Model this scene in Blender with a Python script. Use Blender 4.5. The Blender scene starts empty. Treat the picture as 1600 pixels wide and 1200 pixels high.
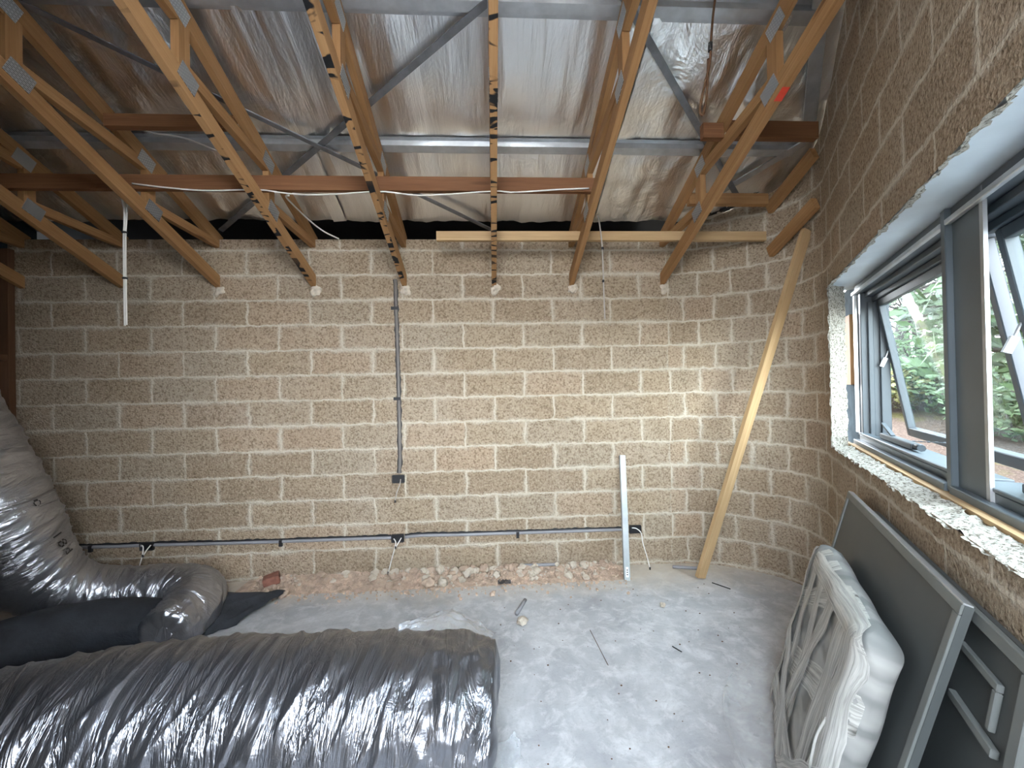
import bpy, bmesh, math, random
from mathutils import Vector, Matrix, noise
random.seed(7)
S = bpy.context.scene
COL = S.collection
R = math.radians

# ------------------------------------------------------------------ camera
FPX = 620.0
yaw, pitch, roll = R(2.95), R(.37), R(1.1)
Fw = Vector((math.sin(yaw)*math.cos(pitch), math.cos(yaw)*math.cos(pitch), math.sin(pitch)))
R0 = Vector((math.cos(yaw), -math.sin(yaw), 0)); U0 = R0.cross(Fw)
Rt = R0*math.cos(roll) - U0*math.sin(roll); Up = U0*math.cos(roll) + R0*math.sin(roll)
cam = bpy.data.objects.new('camera', bpy.data.cameras.new('camera')); COL.objects.link(cam)
m = Matrix((Rt, Up, -Fw)).transposed().to_4x4(); m.translation = (0, 0, 1.5)
cam.matrix_world = m
cam.data.sensor_fit = 'HORIZONTAL'; cam.data.sensor_width = 36.0
cam.data.lens = FPX/1600*36; cam.data.clip_start = .02
S.camera = cam

# ------------------------------------------------------------------ world, exposure
S.view_settings.view_transform = 'Standard'; S.view_settings.look = 'None'
S.view_settings.gamma = 1; S.view_settings.use_curve_mapping = False
S.view_settings.exposure = EXPO = 3.28
S.cycles.use_denoising = True
S.cycles.max_bounces = 10; S.cycles.diffuse_bounces = 6; S.cycles.glossy_bounces = 5
S.cycles.transparent_max_bounces = 12
S.cycles.sample_clamp_indirect = 6
w = bpy.data.worlds.new('overcast_sky'); S.world = w; w.use_nodes = True
nt = w.node_tree; nt.nodes.clear()
wo = nt.nodes.new('ShaderNodeOutputWorld'); bg = nt.nodes.new('ShaderNodeBackground')
tc = nt.nodes.new('ShaderNodeTexCoord'); sx = nt.nodes.new('ShaderNodeSeparateXYZ')
rp = nt.nodes.new('ShaderNodeValToRGB')
rp.color_ramp.elements[0].position = 0; rp.color_ramp.elements[0].color = (.90, .95, 1.0, 1)
rp.color_ramp.elements[1].position = .8; rp.color_ramp.elements[1].color = (.74, .86, 1.0, 1)
nt.links.new(tc.outputs['Generated'], sx.inputs[0]); nt.links.new(sx.outputs['Z'], rp.inputs[0])
nt.links.new(rp.outputs[0], bg.inputs[0]); bg.inputs[1].default_value = 3.2
nt.links.new(bg.outputs[0], wo.inputs[0])

# ------------------------------------------------------------------ helpers
WPOS = {}
def put(o):
    COL.objects.link(o); return o
def tag(o, label=None, cat=None, group=None, kind=None):
    if label: o['label'] = label
    if cat: o['category'] = cat
    if group: o['group'] = group
    if kind: o['kind'] = kind
    return o
def thing(name, label, cat, loc, group=None):
    o = put(bpy.data.objects.new(name, None)); o.empty_display_size = .1
    o.location = loc; WPOS[o] = Vector(loc)
    return tag(o, label, cat, group)
def struct_empty(name, loc):
    o = put(bpy.data.objects.new(name, None)); o.location = loc; WPOS[o] = Vector(loc); o['kind'] = 'structure'; return o
def obj(name, bm, mat, parent=None, smooth=False, keep=False):
    """world-space bmesh -> one mesh object, origin at its base (or at its parent's)"""
    if parent is not None: org = WPOS[parent]
    elif keep: org = Vector((0, 0, 0))
    else:
        xs = [v.co for v in bm.verts]
        mn = Vector((min(c.x for c in xs), min(c.y for c in xs), min(c.z for c in xs)))
        mx = Vector((max(c.x for c in xs), max(c.y for c in xs), max(c.z for c in xs)))
        org = Vector(((mn.x+mx.x)/2, (mn.y+mx.y)/2, mn.z))
    bmesh.ops.translate(bm, verts=bm.verts, vec=-org)
    me = bpy.data.meshes.new(name); bm.to_mesh(me); bm.free()
    if smooth:
        for p in me.polygons: p.use_smooth = True
    for mm in (mat if isinstance(mat, (list, tuple)) else [mat]): me.materials.append(mm)
    o = put(bpy.data.objects.new(name, me))
    if parent is not None: o.parent = parent
    else: o.location = org
    WPOS[o] = org
    return o
def single(name, bm, mat, label, cat, group=None, smooth=False, kind=None):
    return tag(obj(name, bm, mat, None, smooth), label, cat, group, kind)
def structure(name, bm, mat, parent=None, smooth=False):
    o = obj(name, bm, mat, parent, smooth, keep=parent is None)
    if parent is None: o['kind'] = 'structure'
    return o
def BM():
    b = bmesh.new(); b.loops.layers.uv.new('UVMap'); return b
def quad(bm, pts, uvs=None, mi=0):
    f = bm.faces.new([bm.verts.new(p) for p in pts]); f.material_index = mi
    if uvs:
        L = bm.loops.layers.uv[0]
        for l, u in zip(f.loops, uvs): l[L].uv = u
    return f
def hexa(bm, c, du, dv, dw, mi=0):
    """box from centre c and half axes; uv runs along the longest axis"""
    ax = [Vector(du), Vector(dv), Vector(dw)]; c = Vector(c)
    off = random.uniform(0, 40)
    if ax[0].cross(ax[1]).dot(ax[2]) < 0: ax[2] = -ax[2]
    L = bm.loops.layers.uv[0]
    vs = {}
    for i in (-1, 1):
        for j in (-1, 1):
            for k in (-1, 1): vs[i, j, k] = bm.verts.new(c + ax[0]*i + ax[1]*j + ax[2]*k)
    ln = [a.length for a in ax]; big = ln.index(max(ln)); oth = [i for i in range(3) if i != big]
    for a in range(3):
        b, d = (a+1) % 3, (a+2) % 3
        for s in (-1, 1):
            ks = []
            for (p, q) in ((-1, -1), (1, -1), (1, 1), (-1, 1)):
                k = [0, 0, 0]; k[a] = s; k[b] = p; k[d] = q; ks.append(tuple(k))
            if s < 0: ks.reverse()
            f = bm.faces.new([vs[k] for k in ks]); f.material_index = mi
            for l, k in zip(f.loops, ks):
                u = k[big]*ln[big]; v = k[oth[0]]*ln[oth[0]] + k[oth[1]]*ln[oth[1]]*1.3
                l[L].uv = (u + off, v + off*.37)
def bar(bm, p0, p1, w_, h_, up=(0, 0, 1), mi=0):
    p0, p1 = Vector(p0), Vector(p1); d = p1 - p0; ln = d.length; d.normalize()
    s = d.cross(Vector(up)).normalized(); u = s.cross(d).normalized()
    hexa(bm, (p0+p1)/2, d*ln/2, s*w_/2, u*h_/2, mi)
def box(bm, x0, x1, y0, y1, z0, z1, mi=0):
    hexa(bm, ((x0+x1)/2, (y0+y1)/2, (z0+z1)/2), ((x1-x0)/2, 0, 0), (0, (y1-y0)/2, 0), (0, 0, (z1-z0)/2), mi)
def bevel(bm, r, seg=2):
    bmesh.ops.bevel(bm, geom=list(bm.edges), offset=r, segments=seg, affect='EDGES', profile=.5, clamp_overlap=True)
def crom(pts, n):
    """Catmull-Rom resample to n points, even spacing"""
    P = [Vector(p) for p in pts]; P = [P[0]*2-P[1]] + P + [P[-1]*2-P[-2]]
    fine = []
    for i in range(1, len(P)-2):
        for k in range(24):
            t = k/24; a, b, c, d = P[i-1], P[i], P[i+1], P[i+2]
            fine.append(.5*((2*b)+(c-a)*t+(2*a-5*b+4*c-d)*t*t+(3*b-a-3*c+d)*t**3))
    fine.append(P[-2]); acc = [0]
    for a, b in zip(fine, fine[1:]): acc.append(acc[-1]+(b-a).length)
    out, j = [], 0
    for i in range(n):
        s = acc[-1]*i/(n-1)
        while j < len(acc)-2 and acc[j+1] < s: j += 1
        t = (s-acc[j])/max(1e-9, acc[j+1]-acc[j]); out.append(fine[j].lerp(fine[j+1], min(1, max(0, t))))
    return out
def tube(bm, pts, r, seg=8, n=None, cap=True):
    pts = crom(pts, n) if n else [Vector(p) for p in pts]
    rings = []; nrm = None; acc = 0
    L = bm.loops.layers.uv[0]
    for i, p in enumerate(pts):
        t = (pts[min(i+1, len(pts)-1)] - pts[max(i-1, 0)]).normalized()
        if nrm is None: nrm = t.orthogonal().normalized()
        nrm = (nrm - t*nrm.dot(t)).normalized(); b = t.cross(nrm)
        if i: acc += (p-pts[i-1]).length
        rings.append(([bm.verts.new(p + (nrm*math.cos(a)+b*math.sin(a))*r) for a in [2*math.pi*k/seg for k in range(seg)]], acc))
    for (A, ua), (B, ub) in zip(rings, rings[1:]):
        for k in range(seg):
            k2 = (k+1) % seg; f = bm.faces.new((A[k], A[k2], B[k2], B[k])); f.smooth = True
            for l, uv in zip(f.loops, ((ua, k/seg), (ua, (k+1)/seg), (ub, (k+1)/seg), (ub, k/seg))): l[L].uv = uv
    if cap:
        bm.faces.new(list(reversed(rings[0][0]))); bm.faces.new(rings[-1][0])
def nz(p, s=1.0): return noise.noise(Vector(p)*s)

# ------------------------------------------------------------------ material kit
class NT:
    def __init__(s, name):
        s.m = bpy.data.materials.new(name); s.m.use_nodes = True; s.t = s.m.node_tree; s.t.nodes.clear()
        s.out = s.n('ShaderNodeOutputMaterial'); s.b = s.n('ShaderNodeBsdfPrincipled'); s.l(s.b.outputs[0], s.out.inputs[0])
        s.tc = s.n('ShaderNodeTexCoord')
    def n(s, t, **k):
        x = s.t.nodes.new(t)
        for a, v in k.items(): setattr(x, a, v)
        return x
    def l(s, a, b): s.t.links.new(a, b)
    def put(s, sock, v):
        if hasattr(v, 'links') or isinstance(v, bpy.types.NodeSocket): s.l(v, sock)
        else:
            if isinstance(v, tuple) and len(v) == 3 and sock.type == 'RGBA': v = (*v, 1)
            sock.default_value = v
    def map(s, src, scale=(1, 1, 1), loc=(0, 0, 0), rot=(0, 0, 0)):
        x = s.n('ShaderNodeMapping'); s.l(src, x.inputs[0]); x.inputs['Scale'].default_value = scale
        x.inputs['Location'].default_value = loc; x.inputs['Rotation'].default_value = rot; return x.outputs[0]
    def noise(s, vec, scale, detail=3, rough=.55, dist=0, out='Fac'):
        x = s.n('ShaderNodeTexNoise'); s.l(vec, x.inputs['Vector']); x.inputs['Scale'].default_value = scale
        x.inputs['Detail'].default_value = detail; x.inputs['Roughness'].default_value = rough; x.inputs['Distortion'].default_value = dist
        return x.outputs[out]
    def vor(s, vec, scale, feat='F1', out='Distance'):
        x = s.n('ShaderNodeTexVoronoi', feature=feat); s.l(vec, x.inputs['Vector']); x.inputs['Scale'].default_value = scale; return x.outputs[out]
    def ramp(s, f, *st):
        x = s.n('ShaderNodeValToRGB'); s.l(f, x.inputs[0]); e = x.color_ramp.elements
        while len(e) < len(st): e.new(.5)
        for el, (p, c) in zip(e, st):
            el.position = p; el.color = (c, c, c, 1) if isinstance(c, (int, float)) else (*c, 1)
        return x.outputs[0]
    def mix(s, f, a, b, mode='MIX'):
        x = s.n('ShaderNodeMix', data_type='RGBA', blend_type=mode); s.put(x.inputs[0], f); s.put(x.inputs[6], a); s.put(x.inputs[7], b); return x.outputs[2]
    def math(s, op, a, b=0.0, c=None):
        x = s.n('ShaderNodeMath', operation=op); s.put(x.inputs[0], a); s.put(x.inputs[1], b)
        if c is not None: s.put(x.inputs[2], c)
        return x.outputs[0]
    def bump(s, h, strength=.5, dist=.01, nrm=None):
        x = s.n('ShaderNodeBump'); x.inputs['Strength'].default_value = strength; x.inputs['Distance'].default_value = dist
        s.l(h, x.inputs['Height'])
        if nrm is not None: s.l(nrm, x.inputs['Normal'])
        s.l(x.outputs[0], s.b.inputs['Normal']); return x.outputs[0]
    def set(s, color=None, rough=None, metal=None, spec=None, **k):
        if color is not None: s.put(s.b.inputs['Base Color'], color)
        if rough is not None: s.put(s.b.inputs['Roughness'], rough)
        if metal is not None: s.put(s.b.inputs['Metallic'], metal)
        if spec is not None: s.put(s.b.inputs['Specular IOR Level'], spec)
        for a, v in k.items(): s.put(s.b.inputs[a], v)
        return s.m

def plain(name, col, rough=.5, metal=0.0, var=.12, scale=8, bump=0, spec=.5):
    k = NT(name); o = k.tc.outputs['Object']
    n_ = k.noise(o, scale, 4); lo = tuple(c*(1-var) for c in col); hi = tuple(min(1, c*(1+var)) for c in col)
    k.set(k.ramp(n_, (.3, lo), (.7, hi)), rough, metal, spec)
    if bump: k.bump(k.noise(o, scale*9, 3), bump, .003)
    return k.m

def block_material():
    k = NT('woodcrete_blocks'); uv = k.tc.outputs['UV']; ob = k.tc.outputs['Object']
    d = k.n('ShaderNodeMix', data_type='RGBA', blend_type='LINEAR_LIGHT'); d.inputs[0].default_value = .022
    k.l(uv, d.inputs[6]); k.l(k.noise(ob, 9, 3, .65, out='Color'), d.inputs[7])
    d2 = k.n('ShaderNodeMix', data_type='RGBA', blend_type='LINEAR_LIGHT'); d2.inputs[0].default_value = .0065
    k.l(d.outputs[2], d2.inputs[6]); k.l(k.noise(ob, 55, 2, .6, out='Color'), d2.inputs[7])
    vec = k.map(d2.outputs[2], loc=(.22, -.02, 0))
    def brick(width, wv, ms=.0105, sm=.55):
        b = k.n('ShaderNodeTexBrick', offset=.5, offset_frequency=2, squash=1); k.l(wv, b.inputs['Vector'])
        b.inputs['Scale'].default_value = 1; b.inputs['Brick Width'].default_value = width; b.inputs['Row Height'].default_value = .2
        b.inputs['Mortar Size'].default_value = ms; b.inputs['Mortar Smooth'].default_value = sm; b.inputs['Bias'].default_value = -.1
        b.inputs['Color1'].default_value = (0, 0, 0, 1); b.inputs['Color2'].default_value = (1, 1, 1, 1); b.inputs['Mortar'].default_value = (.5, .5, .5, 1)
        return b
    b1, b2 = brick(.488, vec), brick(.244, vec)
    sp = k.n('ShaderNodeSeparateXYZ'); k.l(uv, sp.inputs[0]); u = sp.outputs[0]
    sel = k.math('MULTIPLY', k.math('GREATER_THAN', u, 1.48), k.math('LESS_THAN', u, 3.05))
    tint = k.mix(sel, b1.outputs['Color'], b2.outputs['Color']); mor = k.mix(sel, b1.outputs['Fac'], b2.outputs['Fac'])
    base = k.ramp(tint, (0, (.315, .24, .168)), (.35, (.36, .278, .195)), (.6, (.345, .28, .208)), (.84, (.385, .285, .20)), (.93, (.29, .225, .17)), (1, (.20, .155, .125)))
    big = k.noise(ob, 1.7, 3); base = k.mix(k.ramp(big, (.45, 0.0), (.75, .35)), base, (.45, .385, .31))
    grit = k.vor(ob, 75, out='Distance'); pit = k.noise(ob, 70, 4, .7)
    base = k.mix(k.ramp(pit, (.36, .8), (.5, 0.0)), base, (.13, .09, .055))
    base = k.mix(k.ramp(pit, (.55, 0.0), (.72, .6)), base, (.58, .49, .36))
    mfac = k.math('MULTIPLY', mor, k.ramp(k.noise(ob, 6, 4, .7), (.28, .2), (.52, 1.0)))
    mcol = k.mix(k.noise(ob, 40, 3), (.42, .36, .28), (.62, .555, .455))
    w1, w2 = brick(.488, vec, .034, 1.0), brick(.244, vec, .034, 1.0); halo = k.mix(sel, w1.outputs['Fac'], w2.outputs['Fac'])
    smear = k.math('MULTIPLY', halo, k.ramp(k.math('MULTIPLY', k.noise(ob, 3.1, 3), k.noise(ob, 60, 3, .7)), (.20, 0.0), (.34, .75)))
    base = k.mix(smear, base, (.56, .51, .43))
    col = k.mix(mfac, base, mcol)
    h = k.math('ADD', k.math('MULTIPLY', grit, .5), k.math('MULTIPLY', pit, 1.0))
    h = k.math('MULTIPLY_ADD', mor, .25, h)
    k.set(col, .95, 0, .15); k.bump(h, .75, .012)
    return k.m
def timber(name, light, dark, red=0.0, spray=None):
    k = NT(name); uv = k.tc.outputs['UV']
    g = k.noise(k.map(uv, (2.2, 55, 1)), 1, 5, .6, 1.2); f = k.noise(k.map(uv, (1.1, 7, 1)), 1, 3)
    col = k.mix(k.ramp(g, (.3, 0.0), (.7, 1.0)), dark, light); col = k.mix(k.ramp(f, (.35, 0.0), (.7, .6)), col, tuple(c*d_ for c, d_ in zip(light, (.58, .5, .42)))); col = k.mix(k.ramp(k.noise(k.tc.outputs['Object'], 1.1, 2), (.4, 0.0), (.7, .35)), col, tuple(c*.6 for c in dark))
    kn = k.vor(k.map(uv, (1.4, 7, 1)), 1); col = k.mix(k.ramp(kn, (.05, .85), (.13, 0.0)), col, (.10, .045, .02))
    if spray is not None:
        sp = k.n('ShaderNodeSeparateXYZ'); k.l(uv, sp.inputs[0]); ge = k.n('ShaderNodeNewGeometry'); sn = k.n('ShaderNodeSeparateXYZ'); k.l(ge.outputs['True Normal'], sn.inputs[0])
        a = k.noise(k.map(uv, (17, 5, 1), (spray, 0, 0)), 1, 1.5, .5, 1.2); b = k.noise(k.map(uv, (1.6, 0, 1), (spray*2, 3, 0)), 1, 0)
        msk = k.math('MULTIPLY', k.ramp(a, (.535, 0.0), (.575, 1.0)), k.ramp(b, (.30, 0.0), (.38, 1.0)))
        dn = k.math('LESS_THAN', sn.outputs[2], -.5)
        col = k.mix(k.math('MULTIPLY', msk, dn), col, (.012, .012, .014))
    k.set(col, .72, 0, .25); k.bump(g, .18, .003); return k.m
def foil_material(name, base, rlo, rhi, sc=(11, 2.2, 2.2), st=.5, crump=.5, dist=.02):
    k = NT(name); o = k.tc.outputs['Object']
    a = k.noise(k.map(o, sc), 1, 5, .62, .8); b = k.noise(o, 3.4, 4, .62, .9); c = k.noise(k.map(o, (42, 1.6, 1.6)), 1, 3, .6, .3)
    sx_ = k.n('ShaderNodeSeparateXYZ'); k.l(o, sx_.inputs[0]); mk = k.ramp(k.math('ABSOLUTE', k.math('MULTIPLY_ADD', sx_.outputs[0], .5, .14)), (.42, .22), (.62, 1.0)); h = k.math('ADD', k.math('MULTIPLY', a, .34), k.math('MULTIPLY', k.math('MULTIPLY', b, mk), crump)); h = k.math('ADD', h, k.math('MULTIPLY', c, crump*.10))
    k.set(k.mix(k.noise(o, 1.3, 3), tuple(x*.88 for x in base), base), k.ramp(k.noise(o, 6, 3), (.3, rlo), (.7, rhi)), 1.0)
    k.bump(h, st, dist); return k.m
def concrete_material():
    k = NT('dusty_concrete'); o = k.tc.outputs['Object']
    a = k.noise(o, 2.4, 6, .68, .6); b = k.noise(o, 9, 5, .7, .5); c = k.noise(o, 55, 3, .7); st = k.noise(k.map(o, (3, 11, 1), rot=(0, 0, .5)), 1, 4, .6)
    col = k.ramp(a, (.28, (.29, .292, .305)), (.5, (.41, .412, .422)), (.68, (.53, .532, .54)))
    col = k.mix(k.ramp(b, (.48, 0.0), (.68, .75)), col, (.62, .62, .625)); col = k.mix(k.ramp(st, (.3, .3), (.5, 0.0)), col, (.36, .35, .345))
    col = k.mix(k.ramp(c, (.3, .35), (.45, 0.0)), col, (.26, .25, .24))
    sp = k.n('ShaderNodeSeparateXYZ'); k.l(o, sp.inputs[0])
    edge = k.math('MULTIPLY_ADD', k.noise(o, 3.5, 5, .7), .55, sp.outputs[1]); edge = k.ramp(k.math('MULTIPLY', edge, .25), (.755, 0.0), (.86, .85))
    col = k.mix(edge, col, k.mix(b, (.46, .38, .29), (.60, .53, .43)))
    k.set(col, k.ramp(a, (.3, .62), (.7, .85)), 0, .3); k.bump(k.math('ADD', k.math('MULTIPLY', b, .4), c), .2, .004); return k.m
def glass_material():
    k = NT('window_glass'); k.t.nodes.remove(k.b)
    tr = k.n('ShaderNodeBsdfTransparent'); tr.inputs[0].default_value = (.93, .97, .96, 1); gl = k.n('ShaderNodeBsdfGlossy'); gl.inputs['Roughness'].default_value = .01
    lw = k.n('ShaderNodeLayerWeight'); lw.inputs[0].default_value = .5; fr = k.n('ShaderNodeMath', operation='MULTIPLY_ADD'); pw = k.math('POWER', lw.outputs['Facing'], 4.0); k.l(pw, fr.inputs[0]); fr.inputs[1].default_value = .5; fr.inputs[2].default_value = .035; mx = k.n('ShaderNodeMixShader'); k.l(fr.outputs[0], mx.inputs[0]); k.l(tr.outputs[0], mx.inputs[1]); k.l(gl.outputs[0], mx.inputs[2]); k.l(mx.outputs[0], k.out.inputs[0]); return k.m
def film_material(name, alpha, col=(.85, .87, .9), metal=.5, rough=.18):
    k = NT(name); o = k.tc.outputs['Object']
    k.set(col, rough, metal, .6); a = k.ramp(k.noise(o, 7, 4, .6), (.35, alpha*.55), (.7, min(1, alpha*1.5))); k.l(a, k.b.inputs['Alpha'])
    k.bump(k.noise(o, 22, 5, .7, 1.2), .6, .012); return k.m

M = {}
M['block'] = block_material()
M['pine'] = timber('pine', (.43, .245, .11), (.28, .145, .06))
M['pine_dark'] = timber('shaded_red_brown_timber', (.24, .115, .055), (.15, .065, .03))  # red-brown timber, darkened for the shadow on the binder's face
M['pine_pale'] = timber('pale_pine', (.56, .395, .22), (.42, .275, .14))
M['stud'] = timber('dark_brown_stud', (.16, .085, .048), (.10, .05, .027))  # dark brown timber tone
for q, off in ((3, 1.7), (4, 5.3), (5, 9.1)): M['spray%d' % q] = timber('sprayed_pine', (.50, .30, .145), (.36, .195, .085), spray=off)
M['foil'] = foil_material('roof_foil', (.97, .965, .955), .285, .36, st=.85, crump=.8, dist=.028)
def duct_material(name, lo, hi, cr):
    k = NT(name); uv = k.tc.outputs['UV']; o = k.tc.outputs['Object']
    a = k.noise(k.map(uv, (8.5, 2.4, 1)), 1, 5, .6, 1.0); rd = k.math('POWER', k.math('SUBTRACT', 1.0, k.math('ABSOLUTE', k.math('MULTIPLY_ADD', a, 2.6, -1.3))), 5.0)
    f = k.noise(k.map(uv, (60, 7, 1)), 1, 4, .65, .6); b = k.noise(o, 8, 5, .7, 1.0)
    h = k.math('ADD', k.math('MULTIPLY', rd, .8), k.math('ADD', k.math('MULTIPLY', f, .09), k.math('MULTIPLY', b, cr)))
    k.set(k.mix(b, lo, hi), k.ramp(f, (.3, .28), (.7, .32)), .9); k.bump(h, .6, .012); return k.m
M['duct'] = duct_material('duct_foil', (.16, .165, .185), (.27, .275, .30), .6); M['duct_lit'] = duct_material('lit_duct_foil', (.30, .305, .33), (.46, .465, .49), .9)  # second, brighter copy of the duct foil puts highlights into its colour
M['concrete'] = concrete_material()
M['galv'] = plain('galvanised_steel', (.50, .52, .54), .42, .8, .12, 14)
M['galv_dim'] = plain('galvanised_stud', (.42, .45, .46), .5, .35, .1, 14)
M['conduit_brown'] = plain('grey_brown_conduit', (.155, .14, .13), .55, 0, .1, 9)  # darker, browner tone for the vertical conduit
M['galv_dark'] = plain('dull_galvanised_strap', (.23, .24, .26), .5, .8, .2, 12)
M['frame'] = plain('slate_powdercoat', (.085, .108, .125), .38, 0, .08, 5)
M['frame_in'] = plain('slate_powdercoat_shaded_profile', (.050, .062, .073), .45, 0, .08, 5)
M['lintel'] = plain('painted_steel_lintel', (.55, .61, .66), .5, 0, .12, 4)
M['panel'] = plain('charcoal_laminate', (.058, .066, .066), .5, 0, .12, 3)
M['panel_edge'] = plain('charcoal_edge', (.135, .145, .140), .5, 0, .1, 6)
M['black'] = plain('black_plastic_and_shade', (.012, .012, .014), .5, 0, .2, 10)  # also paints the shade in the eave gap and conduit chases
M['fabric'] = plain('black_duct_liner', (.022, .025, .032), .8, 0, .5, 7, .8)
M['conduit'] = plain('grey_conduit', (.25, .245, .26), .45, 0, .08, 9)
def daylit_cut_material():
    k = NT('daylit_cut_block'); o = k.tc.outputs['Object']; a = k.noise(o, 85, 4, .7); b = k.noise(o, 14, 3)
    k.set(k.mix(k.ramp(a, (.40, .9), (.50, 0.0)), k.mix(b, (.58, .555, .50), (.44, .41, .35)), (.13, .11, .085)), .95, 0, .1); k.bump(a, .9, .02); return k.m
M['cut'] = daylit_cut_material()  # paler than the walls: strong daylight on sill and jamb put in colour
M['cable'] = plain('white_cable', (.74, .72, .68), .5, 0, .06, 9)
M['cable_grey'] = plain('grey_cable', (.42, .38, .34), .5, 0, .08, 9)
M['mortar'] = plain('mortar_rubble', (.55, .48, .39), .95, 0, .25, 25, .6)
M['rubble'] = plain('sandy_block_rubble', (.50, .375, .285), .95, 0, .35, 18, .8)
M['brickred'] = plain('red_brick', (.24, .10, .07), .9, 0, .25, 30, .6)
M['glass'] = glass_material()
M['red'] = plain('red_paint', (.65, .06, .03), .6, 0, .1, 20)
M['membrane'] = plain('dark_membrane', (.030, .042, .050), .95, 0, .3, 12, 0, .05)
M['white_label'] = plain('white_sticker', (.8, .8, .8), .5, 0, .03, 20)
M['film'] = film_material('clear_plastic_film', .28, (.80, .81, .82), .0, .15)
M['flap'] = film_material('loose_silver_film', .6, (.66, .68, .72), .45, .16)

# ------------------------------------------------------------------ plan of the room
YW = 3.25                                              # back wall
DW = Vector((-.539, -.843, 0)).normalized(); NW = Vector((-DW.y, DW.x, 0))   # right wall: along (towards the camera) and outwards
PW = Vector((2.14, 2.40, 0))
def W(s, d, z): return PW + DW*s + NW*d + Vector((0, 0, z))
SL = .4142                                             # 22.5 degree roof
def roofz(y, z0): return z0 + SL*(YW-y)
XL = -3.65
YR0 = -.65                                             # unseen rear opening, sized and placed for its light
SILL, HEAD, S_A, S_B, S_END = 1.085, 2.10, 0.0, 2.78, 3.2

# ------------------------------------------------------------------ floor
bm = BM(); quad(bm, [(-4.2, -3.2, 0), (3.2, -3.2, 0), (3.2, 3.5, 0), (-4.2, 3.5, 0)])
structure('floor', bm, M['concrete'])

# ------------------------------------------------------------------ block walls (back wall, then the curved corner running into the window wall)
corner = crom([(1.35, 3.25, 0), (1.6, 3.238, 0), (1.866, 3.167, 0), (2.124, 2.995, 0), (2.225, 2.87, 0), (2.262, 2.75, 0), (2.245, 2.61, 0), (2.205, 2.51, 0), (2.14, 2.40, 0)], 34)
def wall_strip(bm, pts, u0, zlo, zhi, hole=None):
    u = u0
    for a, b in zip(pts, pts[1:]):
        du = (b-a).length; nzs = 1
        za, zb = (zhi(a), zhi(b)) if callable(zhi) else (zhi, zhi)
        quad(bm, [(a.x, a.y, zlo), (b.x, b.y, zlo), (b.x, b.y, zb), (a.x, a.y, za)], [(u, zlo), (u+du, zlo), (u+du, zb), (u, za)])
        u += du
    return u
bm = BM()
back = [Vector((XL-.3, YW, 0)), Vector((1.35, YW, 0))]
wall_strip(bm, back, XL-.3, 0, 2.71)
for z_ in (2.71,):                                     # wall head
    quad(bm, [(XL-.3, YW, z_), (1.35, YW, z_), (1.35, YW+.22, z_), (XL-.3, YW+.22, z_)], [(0, 0), (5, 0), (5, .2), (0, .2)])
quad(bm, [(XL-.3, YW+.22, 0), (1.35, YW+.22, 0), (1.35, YW+.22, 2.71), (XL-.3, YW+.22, 2.71)], [(0, 0), (5, 0), (5, 2.7), (0, 2.7)])
structure('wall_back', bm, M['block'])
bm = BM()
top = lambda p: roofz(p.y, 2.84) if p.y < 3.2 else 2.71 + (3.25-p.y)*.4
top = lambda p: min(roofz(p.y, 2.84), 2.71 + max(0, p.x-1.35)*.55 + max(0, 3.05-p.y)*1.2)
u1 = wall_strip(bm, corner, 1.35, 0, top)
strt = [W(.1*i, 0, 0) for i in range(0, int(S_END*10)+1)]
u = u1
for i, (a, b) in enumerate(zip(strt, strt[1:])):
    s0 = .1*i
    segs = [(0, SILL), (HEAD, None)] if s0 < S_B - 1e-6 else [(0, None)]
    for lo, hi in segs:
        za, zb = (hi, hi) if hi is not None else (top(a), top(b))
        quad(bm, [(a.x, a.y, lo), (b.x, b.y, lo), (b.x, b.y, zb), (a.x, a.y, za)], [(u, lo), (u+.1, lo), (u+.1, zb), (u, za)])
    u += .1
# sill, jamb and head of the opening: chipped, uneven block ends
def rough_strip(bm, fa, fb, n, m_, amp, u0, v0):
    g = []
    for i in range(n+1):
        row = []
        for j in range(m_+1):
            p = fa(i/n).lerp(fb(i/n), j/m_)
            e = amp*(1 if 0 < j < m_ else 1.3)
            p += Vector((nz(p+Vector((3, 0, 0)), 28), nz(p+Vector((0, 7, 0)), 31), nz(p, 26)+.5*nz(p, 70)))*e
            row.append(bm.verts.new(p))
        g.append(row)
    L = bm.loops.layers.uv[0]
    for i in range(n):
        for j in range(m_):
            f = bm.faces.new((g[i][j], g[i+1][j], g[i+1][j+1], g[i][j+1]))
            f.material_index = 1
            for l, (p, q) in zip(f.loops, ((i, j), (i+1, j), (i+1, j+1), (i, j+1))): l[L].uv = (u0 + p*.012, v0 + q*.01)
rough_strip(bm, lambda t: W(-.012 + t*(S_B+.02), -.006, SILL-.002), lambda t: W(-.13 + t*(S_B+.14), .098, SILL), 240, 9, .012, .3, 1.285)
rough_strip(bm, lambda t: W(0, -.004, SILL-.01+t*(HEAD-SILL+.02)), lambda t: W(-.115, .10, SILL-.01+t*(HEAD-SILL+.02)), 90, 8, .008, .3, 1.08)
rough_strip(bm, lambda t: W(-.03 + t*(S_B+.04), -.006, HEAD-.012), lambda t: W(-.06 + t*(S_B+.06), .022, HEAD+.004), 240, 4, .010, .3, 1.285)
quad(bm, [W(-.13, .1, SILL-.004), W(S_B, .1, SILL-.004), W(S_B, .1, SILL-.2), W(-.13, .1, SILL-.2)], [(0, 0), (1, 0), (1, .1), (0, .1)])
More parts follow.
